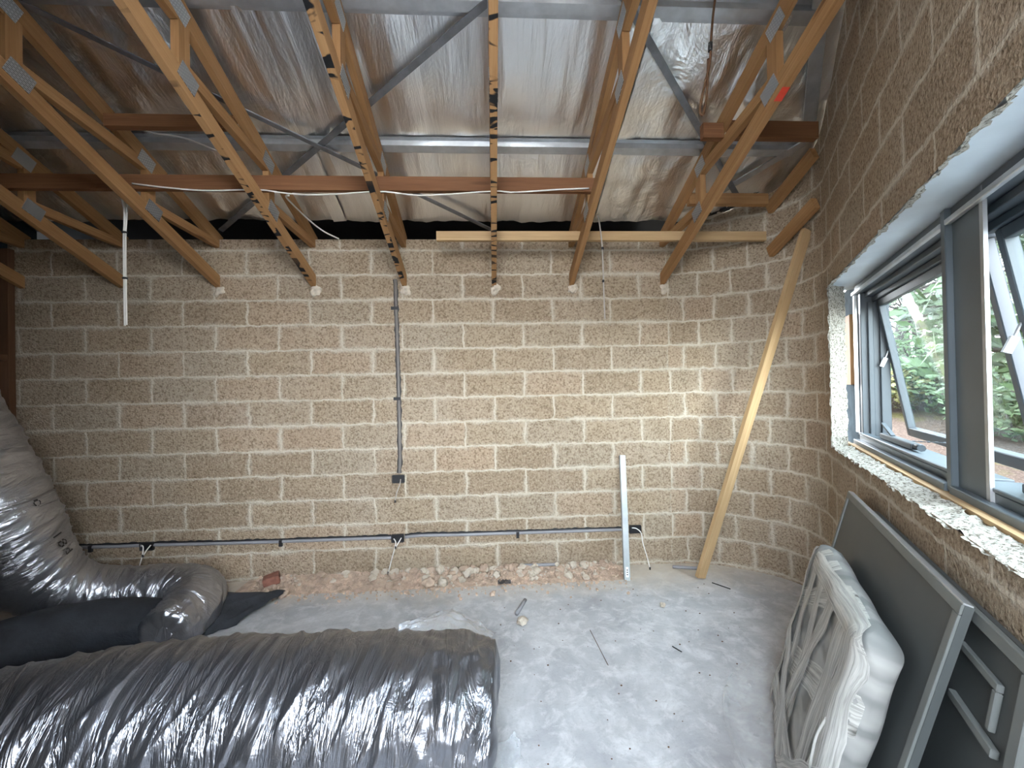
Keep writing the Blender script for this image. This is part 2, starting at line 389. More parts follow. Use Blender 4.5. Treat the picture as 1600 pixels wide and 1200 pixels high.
for (a, b, z0, z1) in ((-.5, S_END, -.3, SILL-.02), (-.5, -.14, SILL-.02, 2.12), (S_B, S_END, SILL-.02, 2.12), (-.5, S_END, 2.12, 4.0)):   # outer leaf
    quad(bm, [W(a, .20, z0), W(b, .20, z0), W(b, .20, z1), W(a, .20, z1)], [(a, z0), (b, z0), (b, z1), (a, z1)])
quad(bm, [W(S_B, 0, SILL), W(S_B, .2, SILL), W(S_B, .2, HEAD), W(S_B, 0, HEAD)], [(0, 0), (.2, 0), (.2, 1), (0, 1)])
structure('wall_right', bm, [M['block'], M['cut']])
# lintel soffit, timber sill packer
bm = BM(); hexa(bm, W((S_B-.2)/2-.03, .13, HEAD+.06), DW*(S_B/2+.12), NW*.125, (0, 0, .056)); structure('trim_1', bm, M['lintel'])
bm = BM(); hexa(bm, W(S_B/2-.05, .135, SILL-.012), DW*(S_B/2+.07), NW*.035, (0, 0, .022)); structure('trim_2', bm, M['pine_pale'])

# ------------------------------------------------------------------ left stud wall and unseen rear wall
bm = BM(); quad(bm, [(XL-.06, YW+.2, 0), (XL-.06, YR0, 0), (XL-.06, YR0, 4.9), (XL-.06, YW+.2, 3.0)])
lw = structure('wall_left', bm, M['membrane'])
for y_ in (3.205, 2.6, 2.0, 1.4, .8):
    b2 = BM(); box(b2, XL-.055, XL+.015, y_-.0225, y_+.0225, 0, min(roofz(y_, 2.6), 4.6)); obj('stud', b2, M['stud'], lw)
for z_, a, b in ((1.79, 2.62, 3.18), (1.42, 2.62, 3.18), (.9, 2.62, 3.18), (1.79, 2.02, 2.58)):
    b2 = BM(); box(b2, XL-.055, XL+.012, a, b, z_-.0225, z_+.0225); obj('nogging', b2, M['stud'], lw)
b2 = BM(); box(b2, XL-.05, XL-.04, 2.63, 3.17, 1.45, 1.76); obj('foil_lining', b2, M['foil'], lw)
b2 = BM(); box(b2, XL-.05, XL-.03, 2.63, 3.17, 1.0, 1.39); obj('pale_lining', b2, M['mortar'], lw)
bm = BM()
XR = W(S_END, 0, 0)
YR, XJ, YJ = -.65, -1.02, .57                           # unseen stub and return shading the left, half wall cutting low sky
quad(bm, [(XL-.06, YJ, 0), (XJ, YJ, 0), (XJ, YJ, 4.9), (XL-.06, YJ, 4.9)], [(0, 0), (2.8, 0), (2.8, 4.9), (0, 4.9)])
quad(bm, [(XJ, YJ, 0), (XJ, YR, 0), (XJ, YR, 4.9), (XJ, YJ, 4.9)], [(2.8, 0), (4.1, 0), (4.1, 4.9), (2.8, 4.9)])
for (a, b, z0, z1) in ((XJ, 3.2, 3.3, 4.9), (XJ, 3.2, 0, .9), (XJ, -.62, .9, 3.3)):
    quad(bm, [(a, YR, z0), (b, YR, z0), (b, YR, z1), (a, YR, z1)], [(a, z0), (b, z0), (b, z1), (a, z1)])
structure('wall_rear_light_block', bm, M['block'])  # unseen, shaped to keep the left side dark and limit sky highlights

# ------------------------------------------------------------------ foil-lined roof
bm = BM(); nx, ny = 230, 190
X0, X1, Y0, Y1 = -4.3, 2.75, -.75, 3.21
TX = [-3.605, -2.874, -2.15, -1.408, -.689, .036, .677, 1.445, 2.17]
BY = [2.59, 1.915, 1.24, .56]
grid = []
for i in range(nx+1):
    row = []
    for j in range(ny+1):
        x = X0+(X1-X0)*i/nx; y = Y0+(Y1-Y0)*j/ny
        db = min(abs(y-b) for b in BY); sag = .035*min(1, db/.3)**.7
        wr = .016*nz((x*5, y*1.1, 0)) + .010*nz((x*13, y*2.2, 4)) + .004*nz((x*34, y*4, 7))
        lf = max(0, min(1, (-1.1-x)/.5)); wr += lf*(.022*abs(nz((x*5, y*5, 3)))+.008*nz((x*15, y*11, 2)))
        crum = max(0, min(1, (x-.8)/.7)); wr += crum*(.028*abs(nz((x*4.5, y*6, 9)))+.012*nz((x*14, y*12, 2)))
        row.append(bm.verts.new((x, y, roofz(y, 2.845) - sag*.6 + wr*min(1, db/.06))))
    grid.append(row)
for i in range(nx):
    for j in range(ny):
        if (Vector((X0+(X1-X0)*i/nx, Y0+(Y1-Y0)*j/ny, 0))-PW).dot(NW) > .12: continue
        f = bm.faces.new((grid[i][j], grid[i][j+1], grid[i+1][j+1], grid[i+1][j])); f.smooth = True
bmesh.ops.delete(bm, geom=[v for v in bm.verts if not v.link_faces], context='VERTS')
ceil_ = structure('ceiling', bm, M['foil'])
bm = BM(); Y1 = 3.75; e0, e1 = PW.x+.15+(Y0-2.40)*DW.x/DW.y, PW.x+.15+(Y1-2.40)*DW.x/DW.y
quad(bm, [(X0, Y0, roofz(Y0, 2.93)), (e0, Y0, roofz(Y0, 2.93)), (e1, Y1, roofz(Y1, 2.93)), (X0, Y1, roofz(Y1, 2.93))]); obj('roof_sheet', bm, M['black'], ceil_)  # black colour puts the eave gap's shade into the sheet
bm = BM(); box(bm, X0, X1, Y1-.03, Y1, 2.2, 2.72); obj('fascia', bm, M['black'], ceil_)  # fascia added and blackened so the eave gap stays dark
bm = BM(); box(bm, X0, X1, YW+.2, Y1, 2.45, 2.47); obj('eave_lining', bm, M['black'], ceil_)  # lining blackened like the fascia, eave shade as colour
for sx_, sy0, sy1 in ((-1.222, 1.0, 3.2), (.86, .5, 3.2), (-2.62, .8, 3.2)):                       # lap of two foil sheets
    bm = BM(); n_ = 40; prev = None
    for t in range(n_+1):
        y = sy0+(sy1-sy0)*t/n_; db = min(abs(y-b) for b in BY); z = roofz(y, 2.845)-.021*min(1, db/.3)**.7-.014
        a = bm.verts.new((sx_+.004*nz((y*9, sx_, 0)), y, z)); b = bm.verts.new((sx_+.10, y, z+.008))
        if prev: bm.faces.new((prev[0], a, b, prev[1]))
        prev = (a, b)
    obj('foil_lap', bm, M['foil'], ceil_)

# ------------------------------------------------------------------ roof trusses
def plate_material():
    k = NT('nail_plate'); uv = k.tc.outputs['Object']; b = k.n('ShaderNodeTexBrick', offset=.5); k.l(k.map(uv, (1, 1, 1), rot=(0, R(90), 0)), b.inputs['Vector'])
    v = k.n('ShaderNodeSeparateXYZ'); k.l(uv, v.inputs[0]); cb = k.n('ShaderNodeCombineXYZ'); k.l(v.outputs[1], cb.inputs[0]); k.l(v.outputs[2], cb.inputs[1]); k.l(k.map(cb.outputs[0], rot=(0, 0, .39)), b.inputs['Vector'])
    b.inputs['Scale'].default_value = 1; b.inputs['Brick Width'].default_value = .025; b.inputs['Row Height'].default_value = .009; b.inputs['Mortar Size'].default_value = .0032; b.inputs['Mortar Smooth'].default_value = .1
    b.inputs['Color1'].default_value = (.10, .10, .10, 1); b.inputs['Color2'].default_value = (.14, .14, .14, 1); b.inputs['Mortar'].default_value = (.50, .51, .52, 1)
    return k.set(b.outputs['Color'], .4, .7)
M['plate'] = plate_material()
TD = .092                                              # vertical depth of a chord
labels = ['pine roof truss running along the stud wall at the far left',
          'pine roof truss second from the left, its chord end beside the hanging white cable',
          'pine roof truss third from the left, just right of the hanging white cable',
          'spray-marked pine roof truss landing on the wall well left of the vertical conduit',
          'spray-marked pine roof truss whose chord lands at the top of the vertical conduit',
          'pine roof truss seen edge-on in the middle of the room with black sprayed loops below',
          'pine roof truss right of the edge-on one, landing beside the thin grey hanging cable',
          'pine roof truss with a red paint mark, last full one before the curved corner',
          'stub of pine roof truss let into the curved corner above the leaning plank']
def truss(i):
    X = TX[i]; last = i == 8; random.seed(40+i)
    t = thing('roof_truss', labels[i], 'roof truss', (X, YW if not last else 2.95, 2.33 if not last else 2.46), 'roof trusses')
    ymin = -.55 if X > -.8 else .65
    if i >= 6:
        ymin = 2.40 - (2.14-X)*DW.y/DW.x + .07
    yend = 3.28 if i < 8 else 2.955
    mat = M['spray%d' % i] if i in (3, 4, 5) else M['pine']
    T = .038
    def chord(name, z0, ye, mt):
        b = BM(); c0 = Vector((X, ymin, roofz(ymin, z0)+TD/2)); c1 = Vector((X, ye, roofz(ye, z0)+TD/2))
        bar(b, c0, c1, T, TD*math.cos(R(22.5))); return obj(name, b, mt, t)
    bc = chord('bottom_chord', 2.33, yend, mat); chord('top_chord', 2.665, yend, M['pine'])
    def plate(y, z, a=.085, c=.11):
        for s in (-1, 1):
            b = BM(); d = Vector((0, math.cos(R(22.5)), -math.sin(R(22.5)))); hexa(b, (X+s*(T/2+.0012), y, z), d*c/2, (.0012, 0, 0), Vector((0, d.z, -d.y))*-a/2); obj('nail_plate', b, M['plate'], t)
    def web(p, q, h=.066):
        b = BM(); bar(b, (X, *p), (X, *q), T*.98, h, up=(0, 0, 1) if abs(p[0]-q[0]) > .2 else (0, 1, 0)); obj('web', b, M['pine'], t)
    for y in (2.62, 1.90, 1.18, .46):
        if y < ymin + .2: continue
        if last: continue
        web((y, roofz(y, 2.33)+TD), (y, roofz(y, 2.665)))
        plate(y+.02, roofz(y, 2.33)+TD*.85); plate(y-.03, roofz(y, 2.665)+.03)
        if not last and y > 2: web((y+.03, roofz(y, 2.33)+TD+.012), (3.27, 2.672), .058)
        if y < 2.5:
            yn = y+.72-.035; web((y+.03, roofz(y, 2.33)+TD+.02), (yn, roofz(yn, 2.665)-.012), .062)
    if i == 7:
        b = BM(); y = 1.86; bar(b, (X, y-.03, roofz(y-.03, 2.3285)), (X, y+.03, roofz(y+.03, 2.3285)), T*1.02, .002); obj('paint_mark', b, M['red'], t)['label'] = 'small red paint mark'
for i in range(9): truss(i)
random.seed(11)

# timbers across the trusses
def timber_thing(name, p, q, wd, ht, mat, label, cat, up=(0, 0, 1)):
    b = BM(); bar(b, p, q, wd, ht, up); return single(name, b, mat, label, cat)
timber_thing('timber_binder', (-3.60, 2.563, 2.805), (.70, 2.563, 2.805), .035, .09, M['pine_dark'], 'long dark red-brown timber binder crossing the trusses left of centre', 'timber')
timber_thing('timber_batten', (-.385, 2.95, 2.620), (2.128, 2.95, 2.620), .035, .068, M['pine_pale'], 'long pale timber batten lying across truss chords above the block wall', 'timber')
timber_thing('timber_nogging', (-2.13, 2.33, 3.03), (-1.43, 2.33, 3.03), .04, .07, M['pine_dark'], 'short dark timber nogging between two trusses at upper left', 'timber')
timber_thing('timber_nogging', (1.30, 2.33, 3.02), (1.426, 2.33, 3.02), .04, .09, M['pine_dark'], 'stub of dark timber nogging left of the red-marked truss', 'timber')
timber_thing('timber_nogging', (1.464, 2.33, 3.03), (2.02, 2.33, 3.03), .045, .10, M['pine_dark'], 'dark timber nogging running from the red-marked truss to the wall top', 'timber')
timber_thing('timber_nogging', (1.464, 2.83, 2.845), (2.06, 2.83, 2.845), .045, .08, M['pine'], 'lower timber nogging ending at the curved wall under the steel channel', 'timber')

# steel battens under the foil
def batten(y, x0, x1, label):
    b = BM(); z = roofz(y, 2.79); sl = Vector((0, math.cos(R(22.5)), -math.sin(R(22.5)))); nn = Vector((0, sl.z, -sl.y)) * -1
    c = Vector(((x0+x1)/2, y, z)); hx = Vector(((x1-x0)/2, 0, 0)); nu = Vector((0, -sl.z, sl.y))
    hexa(b, c, hx, sl*.022, nu*.001)                     # flat web
    for s in (-1, 1):
        hexa(b, c + sl*s*.027 + nu*.018, hx, (sl*s*.25+nu).normalized()*.019, sl*.001)
        hexa(b, c + sl*s*.043 + nu*.036, hx, sl*.012, nu*.001)
    single('steel_batten', b, M['galv'], label, 'steel batten', 'steel roof battens')
batten(2.60, -3.9, 2.10, 'galvanised steel roof batten nearest the block wall, crossing above the dark binder')
batten(1.915, -3.9, 1.72, 'galvanised steel roof batten along the top edge of the photo')
batten(1.24, -3.9, 1.25, 'galvanised steel roof batten overhead just above the photo')
def angle(name, p, q, wd, mat, label, lip=.007):
    b = BM(); bar(b, p, q, wd, .003, up=(0, SL, 1)); p, q = Vector(p), Vector(q); d = (q-p).normalized(); s = d.cross(Vector((0, SL, 1))).normalized()
    n_ = s.cross(d)
    bar(b, p+s*wd/2+n_*lip/2, q+s*wd/2+n_*lip/2, .003, lip, up=(0, SL, 1))
    bar(b, p-s*wd/2-n_*lip/2*-1, q-s*wd/2-n_*lip/2*-1, .003, lip, up=(0, SL, 1))
    return single(name, b, mat, label, 'steel brace')
ro = lambda x, y, z0=2.772: (x, y, roofz(y, z0))
angle('bracing_strap', ro(.55, 1.55, 2.779), ro(-2.12, 3.25, 2.779), .032, M['galv_dark'], 'dull steel brace running from top centre down to the left over the dark binder')
angle('bracing_strap', ro(-2.35, 1.80, 2.7635), ro(.02, 3.22, 2.7635), .026, M['galv_dark'], 'dull steel brace running from upper left down to the edge-on truss')
angle('bracing_strap', ro(.17, 1.42, 2.7635), ro(1.87, 2.89, 2.7635), .034, M['galv_dark'], 'dull steel brace running from top right of centre down to the curved corner')
angle('steel_channel', ro(1.60, 1.78, 2.80), ro(2.06, 2.42, 2.80), .07, M['galv'], 'galvanised channel following the raking top of the window wall')
angle('steel_channel', ro(2.12, 2.53, 2.79), ro(1.74, 2.91, 2.79), .05, M['galv'], 'galvanised channel cutting diagonally across the curved corner')
bm = BM()
for i, p in enumerate(corner):
    if 7 <= i <= 17:
        q = corner[i+1]
        for k in range(5):
            o_ = Vector((random.uniform(-.01, .01), random.uniform(-.05, 0), random.uniform(-.01, .03)))
            a = Vector((p.x-.03, p.y-.03, top(p)+.005)); b_ = Vector((q.x-.03, q.y-.03, top(q)+.005)); bar(bm, a+o_, b_+o_, .014, .012)
single('eave_filler', bm, M['black'], 'ragged black eave filler strip along the top of curved wall', 'filler strip')

# ------------------------------------------------------------------ windows in the right wall
def wbox(bm, s0, s1, d0, d1, z0, z1, mi=0):
    hexa(bm, W((s0+s1)/2, (d0+d1)/2, (z0+z1)/2), DW*(s1-s0)/2, NW*(d1-d0)/2, (0, 0, (z1-z0)/2), mi)
def awning(idx, a, b, right_post, jw=.05):
    wn = struct_empty('window_%d' % idx, W((a+b)/2, .2, SILL))
    def part(name, boxes, mat, parent=wn, bev=.0025):
        bm = BM()
        for x in boxes: wbox(bm, *x)
        bevel(bm, bev, 1); return obj(name, bm, mat, parent)
    z0, z1 = 1.10, HEAD
    part('frame_sill', [(a-jw, b+(.02 if idx == 2 else -.001), .16, .30, z0, z0+.05), (a-jw, b+(.02 if idx == 2 else -.001), .155, .20, z0+.052, z0+.066)], M['frame'])
    part('frame_sill_lip', [(a-jw, b+(.02 if idx == 2 else -.001), .128, .158, z0-.010, z0+.022)], M['frame'])
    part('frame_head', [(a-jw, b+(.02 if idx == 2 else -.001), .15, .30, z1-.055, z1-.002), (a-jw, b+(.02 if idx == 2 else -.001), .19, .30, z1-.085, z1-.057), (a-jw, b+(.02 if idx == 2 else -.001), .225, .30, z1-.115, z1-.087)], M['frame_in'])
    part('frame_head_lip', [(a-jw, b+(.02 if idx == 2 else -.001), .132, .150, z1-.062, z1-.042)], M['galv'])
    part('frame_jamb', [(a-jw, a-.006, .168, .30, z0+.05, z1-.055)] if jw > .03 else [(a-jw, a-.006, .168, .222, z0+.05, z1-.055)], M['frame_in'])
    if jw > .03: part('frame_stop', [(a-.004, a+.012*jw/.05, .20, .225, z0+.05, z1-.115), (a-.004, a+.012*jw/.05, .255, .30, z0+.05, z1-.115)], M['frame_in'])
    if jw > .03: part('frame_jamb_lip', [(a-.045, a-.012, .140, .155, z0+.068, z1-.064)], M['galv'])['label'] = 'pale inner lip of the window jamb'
    part('frame_jamb', right_post, M['frame'])
    # sash hinged at the head and pushed out at the foot
    h = Vector((.255, 1.985)); f_ = Vector((.385, 1.165)); L = (f_-h).length; dv = (f_-h)/L
    def sp(s, t, o=0.0): return W(s, h.x+dv.x*t + dv.y*-o, h.y+dv.y*t + dv.x*o)
    vd = NW*dv.x + Vector((0, 0, dv.y)); vo = NW*-dv.y + Vector((0, 0, dv.x))
    sa, sb = a+.016, b-.012
    sash = None
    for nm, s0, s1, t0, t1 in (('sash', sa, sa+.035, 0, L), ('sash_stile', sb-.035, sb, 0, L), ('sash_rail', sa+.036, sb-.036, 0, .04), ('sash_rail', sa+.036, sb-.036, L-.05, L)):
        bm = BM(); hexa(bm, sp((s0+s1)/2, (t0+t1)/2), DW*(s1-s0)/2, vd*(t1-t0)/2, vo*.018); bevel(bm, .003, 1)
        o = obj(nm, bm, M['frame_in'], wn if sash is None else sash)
        if sash is None: sash = o
    bm = BM(); hexa(bm, sp((sa+sb)/2, L/2), DW*((sb-sa)/2-.03), vd*(L/2-.035), vo*.0025); obj('glass_pane', bm, M['glass'], sash)
    bm = BM(); bar(bm, W(a+.02, .27, 1.62), W(a+.03, .315, 1.76), .012, .004, up=NW); bar(bm, W(a+.02, .255, 1.58), W(a+.02, .275, 1.63), .016, .02, up=NW); obj('stay_arm', bm, M['galv'], wn)
    # chain winder on the sill with its fold-out handle, and the chain to the sash
    bm = BM(); wbox(bm, a+.25, a+.72, .185, .225, z0+.068, z0+.098); bevel(bm, .006, 2); obj('winder_box', bm, M['frame_in'], wn)
    bm = BM(); bar(bm, W(a+.42, .20, z0+.10), W(a+.30, .19, z0+.155), .018, .010); tube(bm, [W(a+.72, .205, z0+.085), W(a+.76, .205, z0+.088), W(a+.78, .205, z0+.085)], .016, 8); obj('winder_handle', bm, M['frame_in'], wn)
    bm = BM(); p, q = W(a+.50, .225, z0+.085), sp(a+.62, L-.03)
    for k in range(14):
        u_, v_ = p.lerp(q, k/14), p.lerp(q, (k+.8)/14); bar(bm, u_, v_, .006, .004, up=(0, 0, 1) if k % 2 else (0, 1, 0))
    obj('winder_chain', bm, M['galv_dark'], wn)
    return wn
awning(1, -.075, 1.165, [(1.165, 1.20, .135, .222, 1.10, HEAD-.002)])
awning(2, 1.225, 2.55, [(2.55, 2.76, .135, .30, 1.10, HEAD-.002)], .022)
bm = BM(); wbox(bm, 1.202, 1.385, .153, .162, 1.09, HEAD-.002); bevel(bm, .002, 1); structure('trim_3', bm, M['frame'])
bm = BM(); wbox(bm, 1.387, 1.408, .150, .160, 1.10, HEAD-.01); structure('trim_4', bm, M['galv'])
bm = BM(); hexa(bm, W(-.27, .150, 1.70), DW*.085, NW*.016, (0, 0, .23)); single('timber_packer', bm, M['pine'], 'short pine packer wedged between the window frame and block jamb', 'timber packer')
bm = BM(); wbox(bm, -.85, -.128, .168, .19, SILL-.02, HEAD+.03); structure('trim_5', bm, M['membrane'])

# ------------------------------------------------------------------ conduits, wall boxes and cables
def cable(name, pts, r, mat, label, cat='cable', n=40, group=None, seg=6):
    b = BM(); tube(b, pts, r, seg, n); return single(name, b, mat, label, cat, group, True)
def chase(bm, pts, wd):
    prev = None
    for i, p in enumerate(pts):
        p = Vector(p); nx_ = Vector(pts[min(i+1, len(pts)-1)])-Vector(pts[max(i-1, 0)]); s = nx_.cross(Vector((0, 1, 0))).normalized()
        a = bm.verts.new(p+s*(wd*(.75+.8*abs(nz(p, 17))))); b = bm.verts.new(p-s*(wd*(.75+.5*abs(nz(p+Vector((5, 0, 0)), 17)))))
        if prev: bm.faces.new((prev[0], a, b, prev[1]))
        prev = (a, b)
def conduit(pts, clips, label, axis):
    t = thing('conduit', label, 'conduit', pts[-1])
    b = BM(); tube(b, pts, .0125, 10, 60); obj('pipe', b, M['conduit_brown' if axis == 'z' else 'conduit'], t, True)
    b = BM(); chase(b, [Vector((p.x, YW-.0015, p.z)) + Vector((0, 0, .007 if axis == 'x' else 0)) + Vector((-.002 if axis == 'z' else 0, 0, 0)) for p in crom(pts, 130)], .020); obj('chase', b, M['black'], t)['label'] = 'ragged black strip standing for the shade in the chase'  # flat black strip on the wall face paints the groove's shade
    for c in clips:
        b = BM(); c = Vector(c)
        if axis == 'x': box(b, c.x-.012, c.x+.012, YW-.018, YW-.001, c.z-.035, c.z+.014)
        else: box(b, c.x-.04, c.x+.014, YW-.018, YW-.001, c.z-.012, c.z+.012)
        obj('saddle_clip', b, M['black'], t)
cy = YW-.004
conduit([(-.760, cy, 2.385), (-.757, cy, 2.1), (-.751, cy, 1.745), (-.748, cy, 1.3), (-.749, cy, .95), (-.757, cy, .82)], [(-.757, cy, 2.15), (-.749, cy, 1.42)], 'grey conduit chased vertically into the block wall', 'z')
conduit([(-3.34, cy, .322), (-3.0, cy, .318), (-2.74, cy, .318)], [(-3.12, cy, .318)], 'grey conduit chased into the wall left of the leftmost wall box', 'x')
conduit([(-2.66, cy, .318), (-2.2, cy, .310), (-1.69, cy, .306), (-1.2, cy, .305), (-.83, cy, .303)], [(-1.69, cy, .305)], 'grey conduit chased horizontally between the two left wall boxes', 'x')
conduit([(-.72, cy, .303), (-.6, cy, .312), (-.3, cy, .306), (.144, cy, .303), (.7, cy, .300), (1.10, cy, .297)], [(.19, cy, .300)], 'grey conduit chased horizontally from the middle wall box to the steel stud', 'x')
def wall_box(x, z, label, tails, wd=.092, ht=.056):
    t = thing('wall_box', label, 'wall box', (x, YW-.01, z))
    b = BM(); y0 = YW-.022
    box(b, x-wd/2, x+wd/2, YW-.012, YW-.002, z-ht/2, z+ht/2)
    for (a, c, e, f) in ((-wd/2-.004, -wd/2, -ht/2, ht/2), (wd/2, wd/2+.004, -ht/2, ht/2), (-wd/2, wd/2, ht/2, ht/2+.004), (-wd/2, wd/2, -ht/2-.004, -ht/2)): box(b, x+a, x+c, y0, YW-.002, z+e, z+f)
    obj('box_shell', b, M['black'], t)
    for pts, mt in tails:
        b = BM(); tube(b, [(x+p[0], YW-.02-p[2], z+p[1]) for p in pts], .0042, 6, 24); o = obj('cable_tail', b, mt, t, True)
        b = BM(); e = pts[-1]; tube(b, [(x+e[0], YW-.02-e[2], z+e[1]+.012), (x+e[0], YW-.02-e[2], z+e[1]-.008)], .007, 6); obj('tape_tip', b, M['black'], o)
C_ = M['cable']
wall_box(-.762, .775, 'black wall box at the foot of the vertical conduit', [([(.02, 0, .004), (.018, -.04, .03), (-.005, -.1, .035), (-.02, -.17, .03)], M['cable_grey'])])
wall_box(-2.70, .312, 'leftmost black wall box with white tails on the horizontal conduit', [([(-.03, .01, 0), (-.005, -.0, .02), (-.005, -.06, .03), (-.03, -.17, .04), (-.035, -.24, .05)], C_), ([(.035, .012, 0), (.02, -.02, .02), (.0, -.06, .03)], C_)])
wall_box(-.775, .300, 'black wall box with white tails directly below the vertical conduit', [([(-.03, .0, 0), (-.01, -.02, .02), (-.015, -.06, .03), (-.04, -.15, .04), (-.065, -.25, .05)], C_), ([(.03, .005, 0), (.015, -.02, .02), (-.01, -.06, .03)], C_)])
wall_box(1.165, .300, 'rightmost black wall box, half hidden behind the steel stud', [([(-.03, .015, .002), (.0, .015, .02), (.035, -.02, .03), (.045, -.10, .04), (.065, -.2, .07), (.075, -.28, .1)], C_)])
cable('white_cable', [(-2.36, 2.50, 3.16), (-2.24, 2.52, 3.155), (-2.03, 2.5, 3.08), (-1.85, 2.52, 3.06), (-1.65, 2.55, 2.99)], .0045, M['cable'], 'thin white cable strung high across the upper left nogging')
cable('white_cable', [(-2.17, 2.532, 2.785), (-2.0, 2.532, 2.765), (-1.75, 2.532, 2.745), (-1.42, 2.532, 2.752), (-1.25, 2.532, 2.730), (-1.04, 2.532, 2.722), (-.67, 2.532, 2.745), (-.42, 2.532, 2.722), (.04, 2.532, 2.752), (.16, 2.532, 2.745), (.45, 2.532, 2.765), (.655, 2.532, 2.775)], .0045, M['cable'], 'long thin white cable sagging from truss to truss along the dark binder')
cable('white_cable', [(-1.24, 2.534, 2.718), (-1.30, 2.62, 2.75), (-1.34, 2.80, 2.78), (-1.32, 2.98, 2.755), (-1.26, 3.10, 2.715), (-1.19, 3.21, 2.70)], .0055, M['cable'], 'short white cable curving down to the wall top left of the vertical conduit')
t = thing('hanging_cable', 'pair of white cables hanging below the dark binder at left', 'cable', (-2.30, 2.62, 1.92))
for k, (dx, ln) in enumerate(((-.008, 1.93), (.008, 1.935))):
    b = BM(); tube(b, [(-2.315+k*.05, 2.60, 2.80), (-2.295+k*.015, 2.62, 2.66), (-2.296+dx*.6, 2.62, 2.45), (-2.296+dx*.6, 2.62, ln)], .0055, 6, 30); obj('cable', b, M['cable'], t, True)
for z_ in (2.52, 2.23):
    b = BM(); tube(b, [(-2.296, 2.62, z_+.006), (-2.296, 2.62, z_-.006)], .014, 8); obj('cable_tie', b, M['black'], t)
t = thing('hanging_cable', 'thin grey cable hanging in front of the blocks right of centre', 'cable', (.85, 2.9, 1.98))
b = BM(); tube(b, [(.80, 2.86, 2.74), (.825, 2.90, 2.68), (.842, 2.905, 2.5), (.846, 2.905, 2.2), (.850, 2.905, 1.99)], .0055, 6, 40); obj('cable', b, M['cable_grey'], t, True)
for z_ in (2.515, 2.27):
    b = BM(); tube(b, [(.8435, 2.905, z_+.009), (.8435, 2.905, z_-.009)], .009, 8); obj('cable_tie', b, M['black'], t)
t = thing('hanging_cable', 'brown drop cable with a doubled loop hanging at upper right', 'cable', (1.02, 1.8, 2.75))
b = BM(); tube(b, [(1.10, 1.80, 3.40), (1.075, 1.80, 3.25), (1.06, 1.8, 3.12), (1.05, 1.80, 3.0), (1.012, 1.8, 2.85), (.998, 1.8, 2.78), (1.004, 1.8, 2.752), (1.018, 1.8, 2.77), (1.035, 1.8, 2.88), (1.045, 1.802, 3.02)], .0055, 6, 70); obj('cable', b, M['stud'], t, True)
b = BM(); tube(b, [(1.056, 1.80, 3.095), (1.053, 1.80, 3.055)], .010, 8); obj('cable_tie', b, M['black'], t)

# mortar packed under the chord ends
for i in range(2, 8):
    b = BM(); bmesh.ops.create_icosphere(b, subdivisions=3, radius=1)
    for v in b.verts:
        q = v.co.copy(); k = 1+.8*nz(q+Vector((i*3, 0, 0)), 1.5)+.35*nz(q, 4); v.co = Vector((TX[i]+.015+q.x*.040*k, YW+.002+q.y*.011, 2.300+q.z*.042*k))
    nm = ['', '', 'third truss from the left', 'truss left of the vertical conduit', 'truss above the vertical conduit', 'edge-on middle truss', 'truss beside the grey hanging cable', 'red-marked truss'][i]
    single('mortar_patch', b, M['mortar'], 'pale mortar patch under the end of the ' + nm, 'mortar patch', 'mortar patches under the trusses', True)

# ------------------------------------------------------------------ things leaning on the walls
b = BM(); p, q = Vector((1.008, 2.99, .0)), Vector((1.065, 3.215, .915)); d = (q-p).normalized()
t = thing('steel_stud', 'bright galvanised steel stud leaning on the block wall', 'steel stud', p)
sd_ = Vector((1, 0, 0)); sd_ = (sd_-d*sd_.dot(d)).normalized(); n_ = sd_.cross(d)
if n_.y > 0: n_ = -n_
hexa(b, (p+q)/2 + Vector((0, 0, .002)), d*(q-p).length/2, sd_*.022, n_*.001)
for s in (-1, 1): hexa(b, (p+q)/2 + sd_*s*.0215 - n_*.014 + Vector((0, 0, .002)), d*(q-p).length/2, sd_*.001, n_*.014)
obj('channel', b, M['galv_dim'], t)
b = BM(); hexa(b, p + d*.062 + n_*.0022, d*.036, sd_*.010, n_*.0006); obj('sticker', b, M['white_label'], t)['label'] = 'small white sticker'
for k in range(3):
    b = BM(); hexa(b, p + d*(.045+.016*k) + n_*.0034, d*.004, sd_*.005, n_*.0004); obj('slot', b, M['black'], t)
b = BM(); bar(b, (1.56, 2.958, .02), (2.232, 2.672, 2.56), .030, .075, up=(.85, .25, -.2)); 
for v in b.verts:
    if v.co.z < .2: v.co.z = max(v.co.z, .0) if v.co.z > .0 else .0
single('timber_plank', b, M['pine_pale'], 'long pale timber plank leaning into the curved corner', 'timber plank')

def lean_frame(dt, zt, db):
    """local axes of a board leaning on the right wall: foot at db, top at dt/zt"""
    foot = lambda s: W(s, db, 0); v = (NW*(dt-db)+Vector((0, 0, zt))); ln = v.length; v.normalize(); n_ = DW.cross(v).normalized()
    if n_.dot(NW) > 0: n_ = -n_
    return foot, v, n_, ln
def board(bm, fr, s0, s1, t0, t1, o0, o1):
    foot, v, n_, ln = fr; hexa(bm, foot((s0+s1)/2) + v*(t0+t1)/2 + n_*(o0+o1)/2, DW*(s1-s0)/2, v*(t1-t0)/2, n_*(o1-o0)/2)
